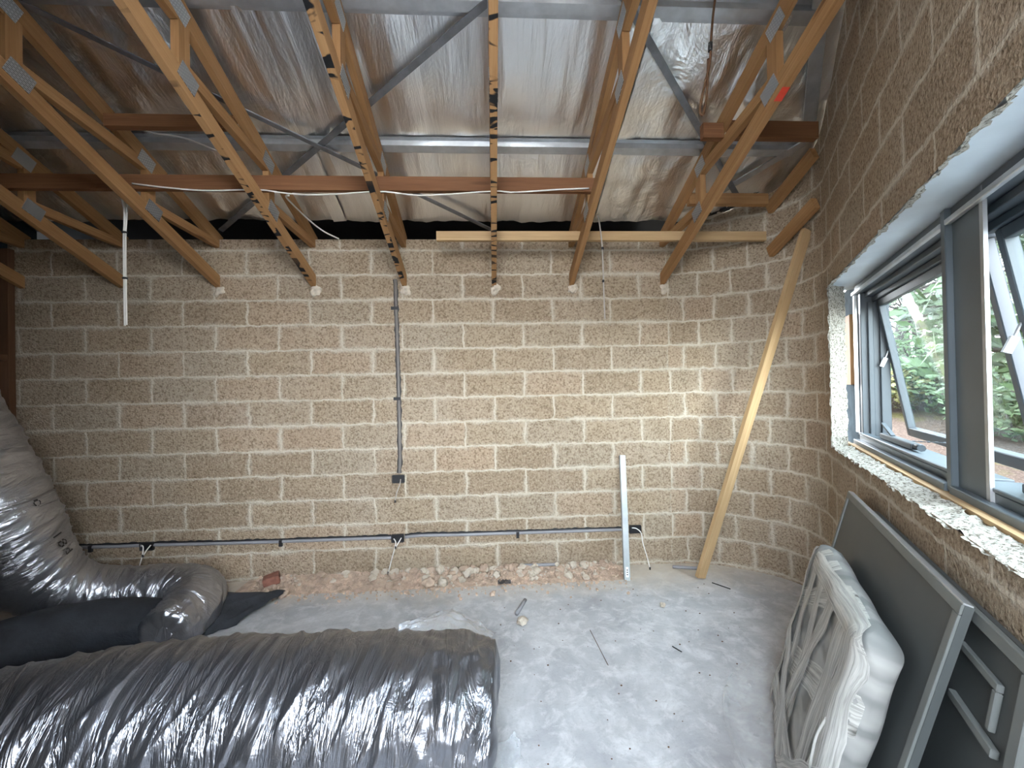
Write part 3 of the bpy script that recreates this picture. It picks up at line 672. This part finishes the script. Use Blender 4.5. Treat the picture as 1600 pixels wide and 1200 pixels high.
# rear panel
fr = lean_frame(-.022, .95, -.165); L = fr[3]
t = thing('charcoal_panel', 'charcoal framed panel with raised inner brackets, nearest the camera under the window', 'panel', W(1.5, -.2, 0))
b = BM(); board(b, fr, .98, 2.045, .012, L, -.012, .0); obj('board', b, M['panel'], t)
for nm, a in (('rim', (.98, 2.045, L-.03, L, .0, .014)), ('rim', (2.012, 2.045, .012, L-.031, .0, .014)), ('rim', (.98, 2.045, .012, .04, .0, .014)), ('bracket', (1.78, 1.948, L-.116, L-.098, .0, .012)), ('bracket', (1.932, 1.948, L-.205, L-.117, .0, .012)), ('bracket', (1.78, 1.972, L-.245, L-.225, .0, .014))):
    b = BM(); board(b, fr, *a); bevel(b, .002, 1); obj(nm, b, M['panel_edge'], t)
# front panel
fr = lean_frame(-.058, .967, -.30); L = fr[3]
t = thing('charcoal_panel', 'plain charcoal panel with a pale rim leaning behind the wrapped package', 'panel', W(1.2, -.3, 0))
b = BM(); board(b, fr, .735, 1.845, .006, L, -.016, .0); obj('board', b, M['panel'], t)
for nm, a in (('rim', (.735, 1.845, L-.026, L, .0, .006)), ('rim', (1.817, 1.845, .006, L-.027, .0, .006)), ('rim', (.735, .760, .006, L-.027, .0, .006)), ('rim', (.761, 1.816, .006, .03, .0, .006))):
    b = BM(); board(b, fr, *a); bevel(b, .001, 1); obj(nm, b, M['panel_edge'], t)
b = BM(); board(b, fr, .735, 1.845, L+.0005, L+.0045, -.014, .004); obj('top_edging', b, M['galv'], t)['label'] = 'bright top edge strip'

# stretch-wrapped package
def wrap_material(name, col, alpha=1.0):
    k = NT(name); uv = k.tc.outputs['UV']; o = k.tc.outputs['Object']
    st = k.noise(k.map(uv, (2.5, 95, 1)), 1, 4, .7, .3); b_ = k.noise(o, 9, 4)
    k.set(k.mix(st, tuple(c*.62 for c in col), tuple(min(1, c*1.2) for c in col)), .42, 0, .5); k.b.inputs['Subsurface Weight'].default_value = 0
    if alpha < 1: k.l(k.ramp(st, (.35, alpha*.6), (.6, min(1, alpha*1.25))), k.b.inputs['Alpha'])
    k.bump(k.math('ADD', k.math('MULTIPLY', st, .6), b_), .35, .006); return k.m
def foam_material():
    k = NT('bubble_foam'); uv = k.tc.outputs['UV']; a = k.noise(k.map(uv, (9, 13, 1), rot=(0, 0, .5)), 1, 2, .4, .3); n_ = k.noise(k.tc.outputs['Object'], 30, 3)
    col = k.ramp(a, (.38, (.19, .195, .19)), (.50, (.28, .28, .27)), (.62, (.34, .34, .325)))
    k.set(col, .75, 0, .2); k.bump(k.math('ADD', k.math('MULTIPLY', a, 1.0), k.math('MULTIPLY', n_, .2)), .5, .012); return k.m
M['wrap'] = wrap_material('stretch_wrap', (.52, .515, .485), .8); M['foam'] = foam_material()
fr = lean_frame(-.124, .785, -.322); foot, v_, n_, L = fr
t = thing('wrapped_package', 'flat white package bound in stretch wrap leaning on the plain charcoal panel', 'package', foot(1.37))
s0, s1, TH = .965, 1.77, .095
def pk(a, c, side=1):
    """a,c in 0..1 over the front face -> point on the bulging front (side=1) or back face"""
    s = s0 + (s1-s0)*a; tt = .008 + (L-.012)*c
    ea = min(a, 1-a)*(s1-s0); ec = min(c, 1-c)*L
    ra = .055
    def prof(e): return 1.0 if e >= ra else math.sqrt(max(0, 1-((ra-e)/ra)**2))
    k = prof(ea)*prof(ec)
    bul = .004*nz((a*5, c*5, 1)) + .003*math.sin(a*19)*math.sin(c*17)
    return foot(s) + v_*tt + n_*((TH/2 + (TH/2*k + bul*k)*side))
def corner_pull(a, c):
    # round the outline in its own plane
    r = .09; A, Cc = a*(s1-s0), c*L; x = min(A, (s1-s0)-A); y = min(Cc, L-Cc)
    if x < r and y < r:
        dx, dy = r-x, r-y; m_ = math.hypot(dx, dy)
        mx_ = max(dx, dy)
        if m_ > 1e-6:
            f = mx_/m_; dx2, dy2 = dx*f, dy*f
            x2, y2 = r-dx2, r-dy2
            A = x2 if A < (s1-s0)/2 else (s1-s0)-x2; Cc = y2 if Cc < L/2 else L-y2
    return A/(s1-s0), Cc/L
b = BM(); N1, N2 = 70, 60; Lr = b.loops.layers.uv[0]; edge = {}
for side in (1, -1):
    g = []
    for i in range(N1+1):
        row = []
        for j in range(N2+1):
            a, c = corner_pull(i/N1, j/N2)
            bd = i in (0, N1) or j in (0, N2)
            if bd and (i, j) in edge: row.append(edge[i, j]); continue
            vv = b.verts.new(pk(a, c, side))
            if bd: edge[i, j] = vv
            row.append(vv)
        g.append(row)
    for i in range(N1):
        for j in range(N2):
            q4 = [(i, j), (i+1, j), (i+1, j+1), (i, j+1)]
            if side < 0: q4.reverse()
            f = b.faces.new([g[x][y] for x, y in q4]); f.smooth = True
            for l, (x, y) in zip(f.loops, q4): l[Lr].uv = (x/N1*(s1-s0), y/N2*L)
bmesh.ops.recalc_face_normals(b, faces=b.faces)
obj('foam_body', b, M['foam'], t)
def band(p0, p1, wd, lift):
    b = BM(); Lr = b.loops.layers.uv[0]; n1, n2 = 40, 6; p0, p1 = Vector((*p0, 0)), Vector((*p1, 0)); d = (p1-p0); s = Vector((-d.y, d.x, 0)).normalized(); g = []
    for i in range(n1+1):
        row = []
        for j in range(n2+1):
            wv = wd*(1+.25*nz((i*.12, lift*900, 0)))
            q = p0 + d*(i/n1) + s*wv*(j/n2-.5); a, c = min(.999, max(.001, q.x)), min(.999, max(.001, q.y)); a, c = corner_pull(a, c)
            row.append(b.verts.new(pk(a, c) + n_*(lift+.0015*nz((a*30, c*30, lift*99)))))
        g.append(row)
    for i in range(n1):
        for j in range(n2):
            f = b.faces.new((g[i][j], g[i+1][j], g[i+1][j+1], g[i][j+1])); f.smooth = True
            for l, (x, y) in zip(f.loops, ((i, j), (i+1, j), (i+1, j+1), (i, j+1))): l[Lr].uv = (x/n1*d.length, y/n2*wd)
    obj('stretch_wrap_band', b, M['wrap'], t)
for k, a in enumerate([((-.02, .30), (1.02, .72), .13), ((-.02, .62), (.75, 1.02), .10), ((.78, 1.02), (.76, -.02), .13), ((.34, 1.02), (.52, -.02), .09), ((.18, 1.0), (.26, -.02), .09), ((.62, 1.0), (.30, -.02), .10), ((.03, .98), (.06, .02), .10), ((.0, .16), (.9, .20), .11), ((.05, .5), (.62, -.02), .10), ((.15, .93), (1.0, .97), .09), ((.93, 1.0), (.95, .02), .12), ((.5, -.02), (1.02, .42), .12)]): band(*a, .0025+.0012*k)
b = BM(); e = [pk(.93, .62)+n_*.012, pk(.95, .55)+n_*.03, pk(.955, .47)+n_*.03, pk(.945, .42)+n_*.022]; tube(b, e, .004, 6, 14); obj('loose_tail', b, M['wrap'], t)
# clear film on the floor beside the package
b = BM(); pts = {}; n1, n2 = 30, 26; g = []
for i in range(n1+1):
    row = []
    for j in range(n2+1):
        u_, v2 = i/n1, j/n2; c0 = Vector((1.40, 2.02, 0)).lerp(Vector((.98, 1.44, 0)), u_); wd = .05+.17*math.sin(math.pi*min(1, .15+u_*.8))
        p = c0 + Vector((-.85, .53, 0))*wd*(v2-.25)
        z = .004 + .030*abs(nz((u_*6, v2*5, 3)))*(.4+v2*.2) + .09*max(0, 1-v2*4)*(.4+.6*abs(nz((u_*5, 0, 8)))) + .025*math.exp(-((v2-.95)/.05)**2)*(u_ > .35)
        row.append(b.verts.new((p.x, p.y, z)))
    g.append(row)
for i in range(n1):
    for j in range(n2): b.faces.new((g[i][j], g[i+1][j], g[i+1][j+1], g[i][j+1])).smooth = True
single('plastic_film', b, M['film'], 'crumpled clear plastic film on the floor left of the wrapped package', 'plastic film')

# ------------------------------------------------------------------ insulated ducts
def duct_mesh(pts, rad, rings, seg, disp, flat=.004, squash=None):
    bm = BM(); P = crom(pts, rings); L = bm.loops.layers.uv[0]; G = []; up0 = Vector((0, 0, 1)); acc = 0
    for i, p in enumerate(P):
        tn = (P[min(i+1, rings-1)]-P[max(i-1, 0)]).normalized()
        if i: acc += (p-P[i-1]).length
        s = tn.cross(up0)
        if s.length < .3: s = tn.cross(Vector((0, 1, 0)))
        s.normalize(); u_ = s.cross(tn).normalized(); row = []
        for k in range(seg):
            a = 2*math.pi*k/seg; r = rad(i/(rings-1), a)*(1+disp(acc, a, i/(rings-1)))
            q = p + (s*math.cos(a)*(squash or 1.0) + u_*math.sin(a))*r
            if q.z < flat: q.z = flat + .003*abs(nz(q, 20))
            row.append(bm.verts.new(q))
        G.append((row, acc))
    for (A, ua), (B, ub) in zip(G, G[1:]):
        for k in range(seg):
            k2 = (k+1) % seg; f = bm.faces.new((A[k], A[k2], B[k2], B[k])); f.smooth = True
            for l, uv in zip(f.loops, ((ua, k/seg), (ua, (k+1)/seg), (ub, (k+1)/seg), (ub, k/seg))): l[L].uv = uv
    return bm, G
def ridges(acc, a, k1=9, skew=.9, amp=.055, seed=0):
    x = acc*k1 + math.sin(a)*skew + seed
    n1 = 1-abs(nz((x, math.cos(a)*.8, math.sin(a)*.8+seed)))*2.2; n2 = 1-abs(nz((x*2.1, math.cos(a)*1.6, math.sin(a)*1.6+seed+5)))*2
    return amp*(max(0, n1)**4) + amp*.45*(max(0, n2)**3) + .012*nz((acc*4, math.cos(a)*1.5, math.sin(a)*1.5+seed))
t = thing('insulated_duct', 'large silver insulated flexible duct lying across the foreground floor', 'duct', (-.9, 1.55, 0))
endc = lambda u_: min(1, (u_)/.045)
def radA(u_, a):
    r = .25
    if u_ < .05: r *= .90+.10*(u_/.05)
    return r
def dispA(acc, a, u_):
    d = ridges(acc, a, 10.5, 1.2, .050, 2.0)*(.35 if acc < .35 else max(.45, 1-.35*max(0, acc-1.0)))
    if acc < .45: d += (1-acc/.45)*(.10*abs(nz((acc*9, a*2.2, 1)))+.07*nz((acc*22, a*5, 2)) + .03*nz((acc*50, a*12, 2)))
    return d
ptsA = [(-.02, 1.565, .230), (-.35, 1.58, .245), (-.8, 1.60, .25), (-1.2, 1.60, .25), (-1.65, 1.53, .25), (-2.05, 1.36, .25), (-2.45, 1.16, .25), (-2.95, 1.06, .25)]
bm, G = duct_mesh(ptsA, radA, 330, 110, dispA, squash=1.12)
cen = bm.verts.new((-.015, 1.565, .2)); inn = []
prev = G[0][0]
for f_ in (.72, .4):
    ring = [bm.verts.new(cen.co.lerp(v.co, f_) + Vector((.018*nz(v.co*9)+.012, 0, .012*nz(v.co*14)))) for v in G[0][0]]
    for k in range(len(ring)):
        k2 = (k+1) % len(ring); bm.faces.new((prev[k2], prev[k], ring[k], ring[k2])).smooth = True
    prev = ring
for k in range(len(prev)): bm.faces.new((prev[(k+1) % len(prev)], prev[k], cen)).smooth = True
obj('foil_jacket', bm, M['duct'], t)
def sheet(fn, n1, n2):
    b = BM(); g = [[b.verts.new(fn(i/n1, j/n2)) for j in range(n2+1)] for i in range(n1+1)]
    for i in range(n1):
        for j in range(n2): b.faces.new((g[i][j], g[i+1][j], g[i+1][j+1], g[i][j+1])).smooth = True
    return b
def flap1(u_, v2):
    a = Vector((-.42, 1.74, .455)).lerp(Vector((-.03, 1.80, .33)), u_); r0 = Vector((-.42, 1.76, .46))
    e = r0.lerp(Vector((-.22, 2.06, .37)), u_/.5) if u_ < .5 else Vector((-.22, 2.06, .37)).lerp(Vector((.0, 2.06, .23)), (u_-.5)/.5)
    p = a.lerp(e, v2); return p + Vector((0, .01*nz((u_*9, v2*7, 1)), .02*math.sin(v2*math.pi) + .03*nz((u_*8, v2*7, 3))*v2 + .012*nz((u_*21, v2*17, 3))*v2))
obj('torn_flap', sheet(flap1, 26, 20), M['flap'], t)['label'] = 'torn silver film standing off the duct end'
def flap2(u_, v2):
    p = Vector((-.22, 1.33, .10)).lerp(Vector((.07, 1.66, .07)), u_); e = Vector((-.16, 1.20, .006)).lerp(Vector((.10, 1.60, .006)), u_)
    q = p.lerp(e, v2); return q + Vector((.02*nz((u_*5, v2*3, 1)), .02*nz((u_*6, v2*3, 5)), .02*abs(nz((u_*7, v2*4, 9)))))
obj('torn_flap', sheet(flap2, 22, 10), M['flap'], t)
# second duct: comes down the stud wall, runs behind and ends in a cuff
t = thing('insulated_duct', 'silver insulated duct hanging down at the far left and bending along the floor', 'duct', (-2.9, 2.7, 0))
ptsB = [(-3.22, 2.22, 2.0), (-3.12, 2.30, 1.60), (-3.00, 2.36, 1.25), (-2.89, 2.42, .90), (-2.82, 2.50, .58), (-2.72, 2.62, .32), (-2.50, 2.76, .19), (-2.22, 2.82, .165), (-2.02, 2.77, .16), (-1.915, 2.62, .15), (-1.91, 2.40, .11)]
def radB(u_, a): return .245 if u_ < .45 else .245 - .085*min(1, (u_-.45)/.2) + (.0 if u_ < .9 else -.02*(u_-.9)/.1)
def dispB(acc, a, u_): return ridges(acc, a, 13, 1.3, .055, 7.0) + (.10*abs(nz((acc*9, a*2, 4)))+.04*nz((acc*25, a*5, 2)) if u_ > .82 else 0)
bm, G = duct_mesh(ptsB, radB, 300, 96, dispB)
prev = G[-1][0]; cc = sum((v.co for v in prev), Vector())/96
for f_ in (.7, .35):
    ring = [bm.verts.new(cc.lerp(v.co, f_) + Vector((.014*nz(v.co*12), -.02+.02*nz(v.co*17), .014*nz(v.co*9)))) for v in G[-1][0]]
    for k in range(96): bm.faces.new((prev[k], prev[(k+1) % 96], ring[(k+1) % 96], ring[k])).smooth = True
    prev = ring
bm.faces.new(prev)
dj = obj('foil_jacket', bm, M['duct_lit'], t)
bm = BM(); c0 = Vector(ptsB[0]); tube(bm, [c0+Vector((.02, .03, -.10)), c0+Vector((-.06, -.06, .12))], .262, 40); obj('tape_collar', bm, M['black'], t, True)['label'] = 'black tape collar'
def stroke_text(chars, origin_acc, ang, size, parent, name):
    """letters printed round the jacket, wrapped on the tube surface"""
    for ci, ch in enumerate(chars):
        cu = bpy.data.curves.new('letter', 'FONT'); cu.body = ch; cu.size = size; cu.resolution_u = 3
        tmp = put(bpy.data.objects.new('letter', cu)); dg = bpy.context.evaluated_depsgraph_get(); me = bpy.data.meshes.new_from_object(tmp.evaluated_get(dg)); bpy.data.objects.remove(tmp)
        b = BM(); b.from_mesh(me); bmesh.ops.subdivide_edges(b, edges=b.edges, cuts=2); accs = [g[1] for g in G]; seg = len(G[0][0])
        for v in b.verts:
            ac = origin_acc + ci*size*.72 + v.co.x; an = ang + v.co.y/.245
            i = min(range(len(accs)), key=lambda k: abs(accs[k]-ac)); kf = (an/(2*math.pi)*seg) % seg; k = int(kf); fr_ = kf-k
            q = G_co[i][k].lerp(G_co[i][(k+1) % seg], fr_); v.co = q + (q-G_c[i]).normalized()*.006
        obj('printed_letter', b, M['black'], parent)
G_co = []; me_ = dj.data; seg = 96
vs = [v.co + WPOS[dj] for v in me_.vertices]
for i in range(300): G_co.append([vs[i*seg+k] for k in range(seg)])
G_c = [sum(r_, Vector())/seg for r_ in G_co]
G = [(None, g[1]) for g in G]; G[0] = ([0]*seg, G[0][1])
accs_ = [g[1] for g in G]
stroke_text('18d', 1.46, R(38), .085, dj, 'print'); stroke_text('o', 1.22, R(-6), .07, dj, 'print')
# black inner liner pulled out of it
t = thing('duct_liner', 'black flexible duct liner lying under the silver duct, its flat end sticking out right', 'duct liner', (-2.3, 2.5, 0))
ptsC = [(-3.05, 1.60, .10), (-2.90, 1.94, .115), (-2.68, 2.24, .135), (-2.40, 2.45, .14), (-2.15, 2.54, .115), (-1.98, 2.58, .09)]
bm, _ = duct_mesh(ptsC, lambda u_, a: .115+.038*math.sin(math.pi*min(1, u_*1.05)), 120, 56, lambda ac, a, u_: .05*nz((ac*6, math.cos(a)*2, math.sin(a)*2)), squash=1.15)
obj('liner_tube', bm, M['fabric'], t)
def lin(u_, v2):
    a = Vector((-1.88, 2.46, .0)).lerp(Vector((-1.95, 2.92, .0)), v2); e = Vector((-1.50, 2.90, 0)).lerp(Vector((-1.53, 3.02, .0)), v2*2-1)
    if v2 < .5: e = Vector((-1.66, 2.64, 0)).lerp(Vector((-1.50, 2.90, 0)), v2*2)
    p = a.lerp(e, u_); p.z = .006 + (.16-.10*u_)*math.sin(math.pi*min(1, max(0, v2)))**.6 + .02*nz((u_*5, v2*6, 2)); p.z = max(.005, p.z)
    return p
b = sheet(lin, 26, 26); obj('liner_end', b, M['fabric'], t)

# ------------------------------------------------------------------ rubble and litter on the floor
def rock(sz, seed, sub=2):
    b = BM(); bmesh.ops.create_icosphere(b, subdivisions=sub, radius=sz)
    for v in b.verts:
        d = v.co.normalized(); v.co = d*sz*(1+.5*nz(d+Vector((seed, 0, 0)), 1.4)+.32*nz(d+Vector((0, seed, 0)), 3.2)); v.co.z *= .72
    mn = min(v.co.z for v in b.verts)
    for v in b.verts: v.co.z -= mn
    return b
protos = []
for k in range(6):
    me = bpy.data.meshes.new('rubble_chunk'); b = rock(1.0, k*3.7, 2); b.to_mesh(me); b.free(); me.materials.append(M['rubble'] if k % 2 else M['mortar']); protos.append(me)
for k in range(270):
    o = put(bpy.data.objects.new('rubble_chunk', protos[k % 6])); x = random.choice([random.uniform(-1.7, .95), random.gauss(-.25, .45), random.gauss(.25, .3)])
    x = max(-1.75, min(1.0, x)); y = 3.225 - abs(random.gauss(0, .095)); sz = random.choice([.010, .014, .018, .022, .028, .036]); y = min(y, 3.245-sz*1.3)
    o.location = (x, y, .0 + max(.001, .045*(1-(3.25-y)/.24)**1.5) if y > 3.01 else .001); o.rotation_euler = (0, 0, random.uniform(0, 6)); o.scale = (sz, sz*random.uniform(.7, 1), sz)
    tag(o, 'small pale lump of block rubble in the litter along the wall foot', 'rubble', 'rubble along the block wall')
bm = BM()                                               # sandy dust bank with fine grains
n1, n2 = 220, 10; g = []
for i in range(n1+1):
    x = -1.95+3.0*i/n1; hgt = .05*max(0, min(1, (x+1.95)/.3))*max(0, min(1, (1.05-x)/.4))*(.5+.9*abs(nz((x*4, 0, 2)))); row = []
    for j in range(n2+1):
        vv = j/n2; y = 3.249-.24*vv; z = .0015+hgt*(1-vv)**1.5*(1+.5*nz((x*20, y*20, 0)))
        row.append(bm.verts.new((x, y, z if vv < .99 else .0005)))
    g.append(row)
for i in range(n1):
    for j in range(n2): bm.faces.new((g[i][j], g[i][j+1], g[i+1][j+1], g[i+1][j])).smooth = True
for k in range(3800):
    x = random.uniform(-1.85, 1.0); y = 3.23-abs(random.gauss(0, .13)); r = random.choice([.002, .003, .004, .006, .009]); c = Vector((x, y, r*.6+.002+max(0, .04*(1-(3.25-y)/.24)**1.5 if y > 3.01 else 0)))
    an_ = random.uniform(0, 3); hexa(bm, c, (r*math.cos(an_), r*math.sin(an_), r*.2), (-r*.8*math.sin(an_), r*.8*math.cos(an_), r*.15), (0, 0, r*.6))
single('mortar_dust', bm, M['rubble'], 'sandy bank of mortar dust and crumbs along the wall foot', 'dust', kind='stuff')
def lump(x, y, sz, mat, label, seed=1, name='rubble_stone'):
    b = rock(sz, seed, 3); bmesh.ops.translate(b, verts=b.verts, vec=(x, y, .001)); single(name, b, mat, label, 'stone', None, True)
lump(.165, 2.505, .032, M['mortar'], 'pale round stone on the open floor beside the short conduit offcut', 4)
lump(-.50, 3.03, .045, M['rubble'], 'largest sandy rubble lump at the front of the rubble bank, left one', 8)
lump(-.40, 3.035, .036, M['mortar'], 'pale rubble lump just right of the largest one', 11)
lump(-.02, 2.86, .02, M['rubble'], 'small brown rubble lump alone on the floor in front of the rubble', 13)
lump(1.12, 2.62, .018, M['mortar'], 'small white stone on the floor in front of the leaning stud', 17)
lump(-1.54, 2.98, .04, M['rubble'], 'sandy lump touching the black liner end', 19)
b = BM(); hexa(b, (0, 0, .036), (.05, .02, .012), (-.02, .045, .0), (-.008, 0, .032)); bevel(b, .006, 1); bmesh.ops.translate(b, verts=b.verts, vec=(-1.72, 3.16, .012)); single('brick_fragment', b, M['brickred'], 'red brick fragment behind the black liner end', 'brick fragment')
cable('conduit_offcut', [(.135, 2.60, .014), (.205, 2.765, .014)], .0125, M['conduit'], 'short grey conduit offcut on the open floor beside the pale stone', 'conduit', 4, None, 10)
cable('conduit_offcut', [(.20, 3.205, .055), (.50, 3.20, .055)], .0125, M['conduit'], 'grey conduit offcut lying on the rubble against the wall', 'conduit', 4, None, 10)
cable('conduit_offcut', [(1.44, 3.16, .013), (1.70, 3.10, .013)], .0125, M['conduit'], 'grey conduit offcut on the floor behind the foot of the plank', 'conduit', 4, None, 10)
b = sheet(lambda u_, v2: Vector((.02+.10*u_, 3.0+.06*v2, .012+.02*abs(nz((u_*4, v2*4, 1))))), 10, 8); single('foil_scrap', b, M['duct'], 'small crumpled dark foil scrap in front of the rubble bank', 'foil scrap')
cable('wire_offcut', [(.573, 2.41, .003), (.583, 2.255, .003), (.593, 2.10, .003)], .0016, M['stud'], 'hair-thin brown wire on the bare concrete', 'wire', 12)
cable('wire_offcut', [(1.62, 2.90, .004), (1.70, 2.80, .004)], .004, M['black'], 'short dark wire offcut right of the plank foot', 'wire', 4)
cable('wire_offcut', [(1.00, 2.22, .004), (1.03, 2.17, .004)], .003, M['black'], 'tiny dark wire offcut in the middle of the bare floor', 'wire', 4)
bm = BM()
for k in range(110):
    x, y = random.uniform(-.1, 1.9), random.uniform(1.2, 2.9)
    if (Vector((x, y, 0))-PW).dot(NW) > -.5: continue
    r = random.uniform(.001, .004); hexa(bm, (x, y, r*.4), (r, r*.2, 0), (-.2*r, r*.7, 0), (0, 0, r*.4))
single('floor_grit', bm, M['stud'], 'dark grit specks scattered over the bare concrete', 'grit', kind='stuff')

# ------------------------------------------------------------------ garden outside
def ground_material():
    k = NT('mulch_ground'); o = k.tc.outputs['Object']; a = k.noise(o, .8, 5, .65); b_ = k.noise(o, 14, 5, .75); c = k.noise(o, 45, 3, .7)
    col = k.mix(b_, (.045, .030, .022), (.10, .070, .054)); col = k.mix(k.ramp(c, (.5, 0.0), (.7, .8)), col, (.17, .13, .10)); col = k.mix(k.ramp(a, (.50, 0.0), (.60, .85)), col, k.mix(b_, (.05, .06, .015), (.13, .12, .03)))
    k.set(col, .95, 0, .1); k.bump(k.math('ADD', b_, c), .8, .05); return k.m
def leaf_material(name, a_, b_):
    k = NT(name); o = k.tc.outputs['Object']; k.set(k.mix(k.noise(o, 3.5, 3), a_, b_), .55, 0, .3); k.b.inputs['Transmission Weight'].default_value = 0; return k.m
M['mulch'] = ground_material(); M['leaf'] = leaf_material('green_leaf', (.022, .045, .014), (.065, .10, .035)); M['leaf2'] = leaf_material('olive_leaf', (.035, .042, .024), (.08, .085, .045)); M['grass'] = leaf_material('dry_grass', (.07, .075, .018), (.15, .13, .045)); M['bark'] = plain('grey_bark', (.085, .070, .070), .9, 0, .3, 9, .5)
EW = Vector((math.sin(R(50)), math.cos(R(50)), 0))       # away from the window
def gz(x, y):
    t_ = x*EW.x+y*EW.y; return -.12 + min(max(0, t_-3.7), 7.5)*.19 + max(0, t_-11.2)*.06
bm = BM(); g = []
for i in range(81):
    row = []
    for j in range(81):
        x, y = -22+50*i/80, -22+50*j/80; row.append(bm.verts.new((x, y, gz(x, y) + .05*nz((x*1.3, y*1.3, 0)) - .02)))
    g.append(row)
for i in range(80):
    for j in range(80): bm.faces.new((g[i][j], g[i+1][j], g[i+1][j+1], g[i][j+1])).smooth = True
gr = obj('ground', bm, M['mulch'], None, False, True); gr['kind'] = 'structure'
def leaves(bm, c, r, n_, sz):
    L = bm.loops.layers.uv[0]
    for _ in range(n_):
        d = Vector((random.gauss(0, 1), random.gauss(0, 1), random.gauss(0, 1))).normalized()*random.random()**.45
        p = Vector(c)+Vector((d.x*r[0], d.y*r[1], d.z*r[2])); a = Vector((random.gauss(0, 1), random.gauss(0, 1), random.gauss(0, 1))).normalized(); b = a.orthogonal().normalized(); s_ = sz*random.uniform(.6, 1.3)
        bm.faces.new([bm.verts.new(p+a*s_), bm.verts.new(p+b*s_*.4), bm.verts.new(p-a*s_), bm.verts.new(p-b*s_*.4)])
def shrub(s, d, r, label, mat, n_=1500, sz=.06):
    x_, y_ = math.sin(R(s))*d, math.cos(R(s))*d; p = Vector((x_, y_, gz(x_, y_))); t = thing('shrub', label, 'shrub', p, 'shrubs outside the window')
    b = BM(); leaves(b, p+Vector((0, 0, r[2]*.9)), r, n_, sz); obj('foliage', b, mat, t)
    b = BM()
    for k in range(5): tube(b, [p, p+Vector((random.uniform(-.3, .3)*r[0], random.uniform(-.3, .3)*r[1], r[2]*.6)), p+Vector((random.uniform(-.6, .6)*r[0], random.uniform(-.6, .6)*r[1], r[2]*1.3))], .015, 5, 6)
    obj('stems', b, M['bark'], t)
def tree(s, d, h, label, mat, n_=2500, lean=(0, 0), sz=.07, nb=26):
    x_, y_ = math.sin(R(s))*d, math.cos(R(s))*d; p = Vector((x_, y_, gz(x_, y_)-.05)); t = thing('tree', label, 'tree', p, 'trees outside the window')
    topp = p+Vector((lean[0], lean[1], h)); b = BM(); tube(b, [p, p.lerp(topp, .4)+Vector((random.uniform(-.2, .2), random.uniform(-.2, .2), 0)), topp], .09, 8, 14); obj('trunk', b, M['bark'], t, True)
    b = BM(); tips = []
    for k in range(nb):
        q = p.lerp(topp, random.uniform(.18, .95)); an = random.uniform(0, 6.28); ln = random.uniform(.6, 1.7); e = q+Vector((math.cos(an)*ln, math.sin(an)*ln, random.uniform(-.2, .9)))
        mid = q.lerp(e, .5)+Vector((random.uniform(-.15, .15), random.uniform(-.15, .15), random.uniform(-.1, .2))); tube(b, [q, mid, e], random.uniform(.010, .028), 5, 7); tips.append(e)
        for z_ in range(3):
            e2 = mid.lerp(e, random.random())+Vector((random.uniform(-.5, .5), random.uniform(-.5, .5), random.uniform(-.2, .5))); tube(b, [mid, e2], .007, 4)
    obj('branches', b, M['bark'], t)
    b = BM()
    for e in tips: leaves(b, e, (.5, .5, .4), n_//nb, sz)
    obj('foliage', b, mat, t)
# placed by bearing and distance from the doorway
shrub(45.3, 9.5, (.8, .8, .45), 'dry yellow-green grass clump seen through the open gap left of the far sash', M['grass'], 1800)
shrub(48.0, 10.2, (1.1, .9, .75), 'broad green shrub behind the glass of the far sash', M['leaf'], 2600)
shrub(50.8, 9.4, (.8, .8, .6), 'green shrub low behind the right half of the far sash', M['leaf'], 2000)
shrub(54.6, 8.2, (.7, .7, .5), 'green shrub beyond the near sash', M['leaf'], 2000)
shrub(57.5, 9.0, (1.0, .9, .7), 'olive shrub at the right edge of the near sash', M['leaf2'], 2200)
shrub(41.0, 10.5, (1.2, 1.0, .8), 'olive shrub hidden beyond the window jamb', M['leaf2'], 2200)
tree(46.6, 11.5, 4.6, 'bare grey tree leaning behind the far sash', M['leaf2'], 700, (.9, -.5), nb=34)
tree(49.3, 12.0, 5.2, 'tall branching tree in the middle of the far sash', M['leaf2'], 1500, (-.6, .4), nb=34)
tree(54.2, 10.5, 4.8, 'twisted bare tree at the top of the near sash', M['leaf2'], 700, (.6, -.6), nb=34)
tree(57.5, 11.5, 5.0, 'leafy tree at the right edge of the near sash', M['leaf'], 2600, (0, .4))
tree(42.5, 13.0, 5.0, 'leafy tree far left beyond the window', M['leaf'], 3000, (.3, 0))
tree(48.0, 15.5, 5.0, 'dense far tree behind the bare leaning one', M['leaf'], 4500, (0, .2), .10)
tree(52.0, 16.0, 5.0, 'dense far tree behind the mullion', M['leaf2'], 4500, (0, .2), .10)
tree(56.0, 16.0, 5.0, 'dense far tree behind the twisted bare one', M['leaf'], 4500, (0, .2), .10)
for k_, (bg_, ds_) in enumerate(((63, 6.5), (74, 6.0), (86, 5.8), (98, 6.0), (111, 6.5))):      # unseen trees added to block low sky light through the window
    tree(bg_, ds_, 5.2, ['sky-blocking tree added outside the near end of the window wall', 'sky-blocking tree added outside opposite the middle of the window wall', 'sky-blocking tree added outside facing the window wall beside the camera', 'sky-blocking tree added outside beyond the doorway side of the window wall', 'sky-blocking tree added outside rearmost along the window wall'][k_], M['leaf'], 5200, (0, 0), .13, 40)
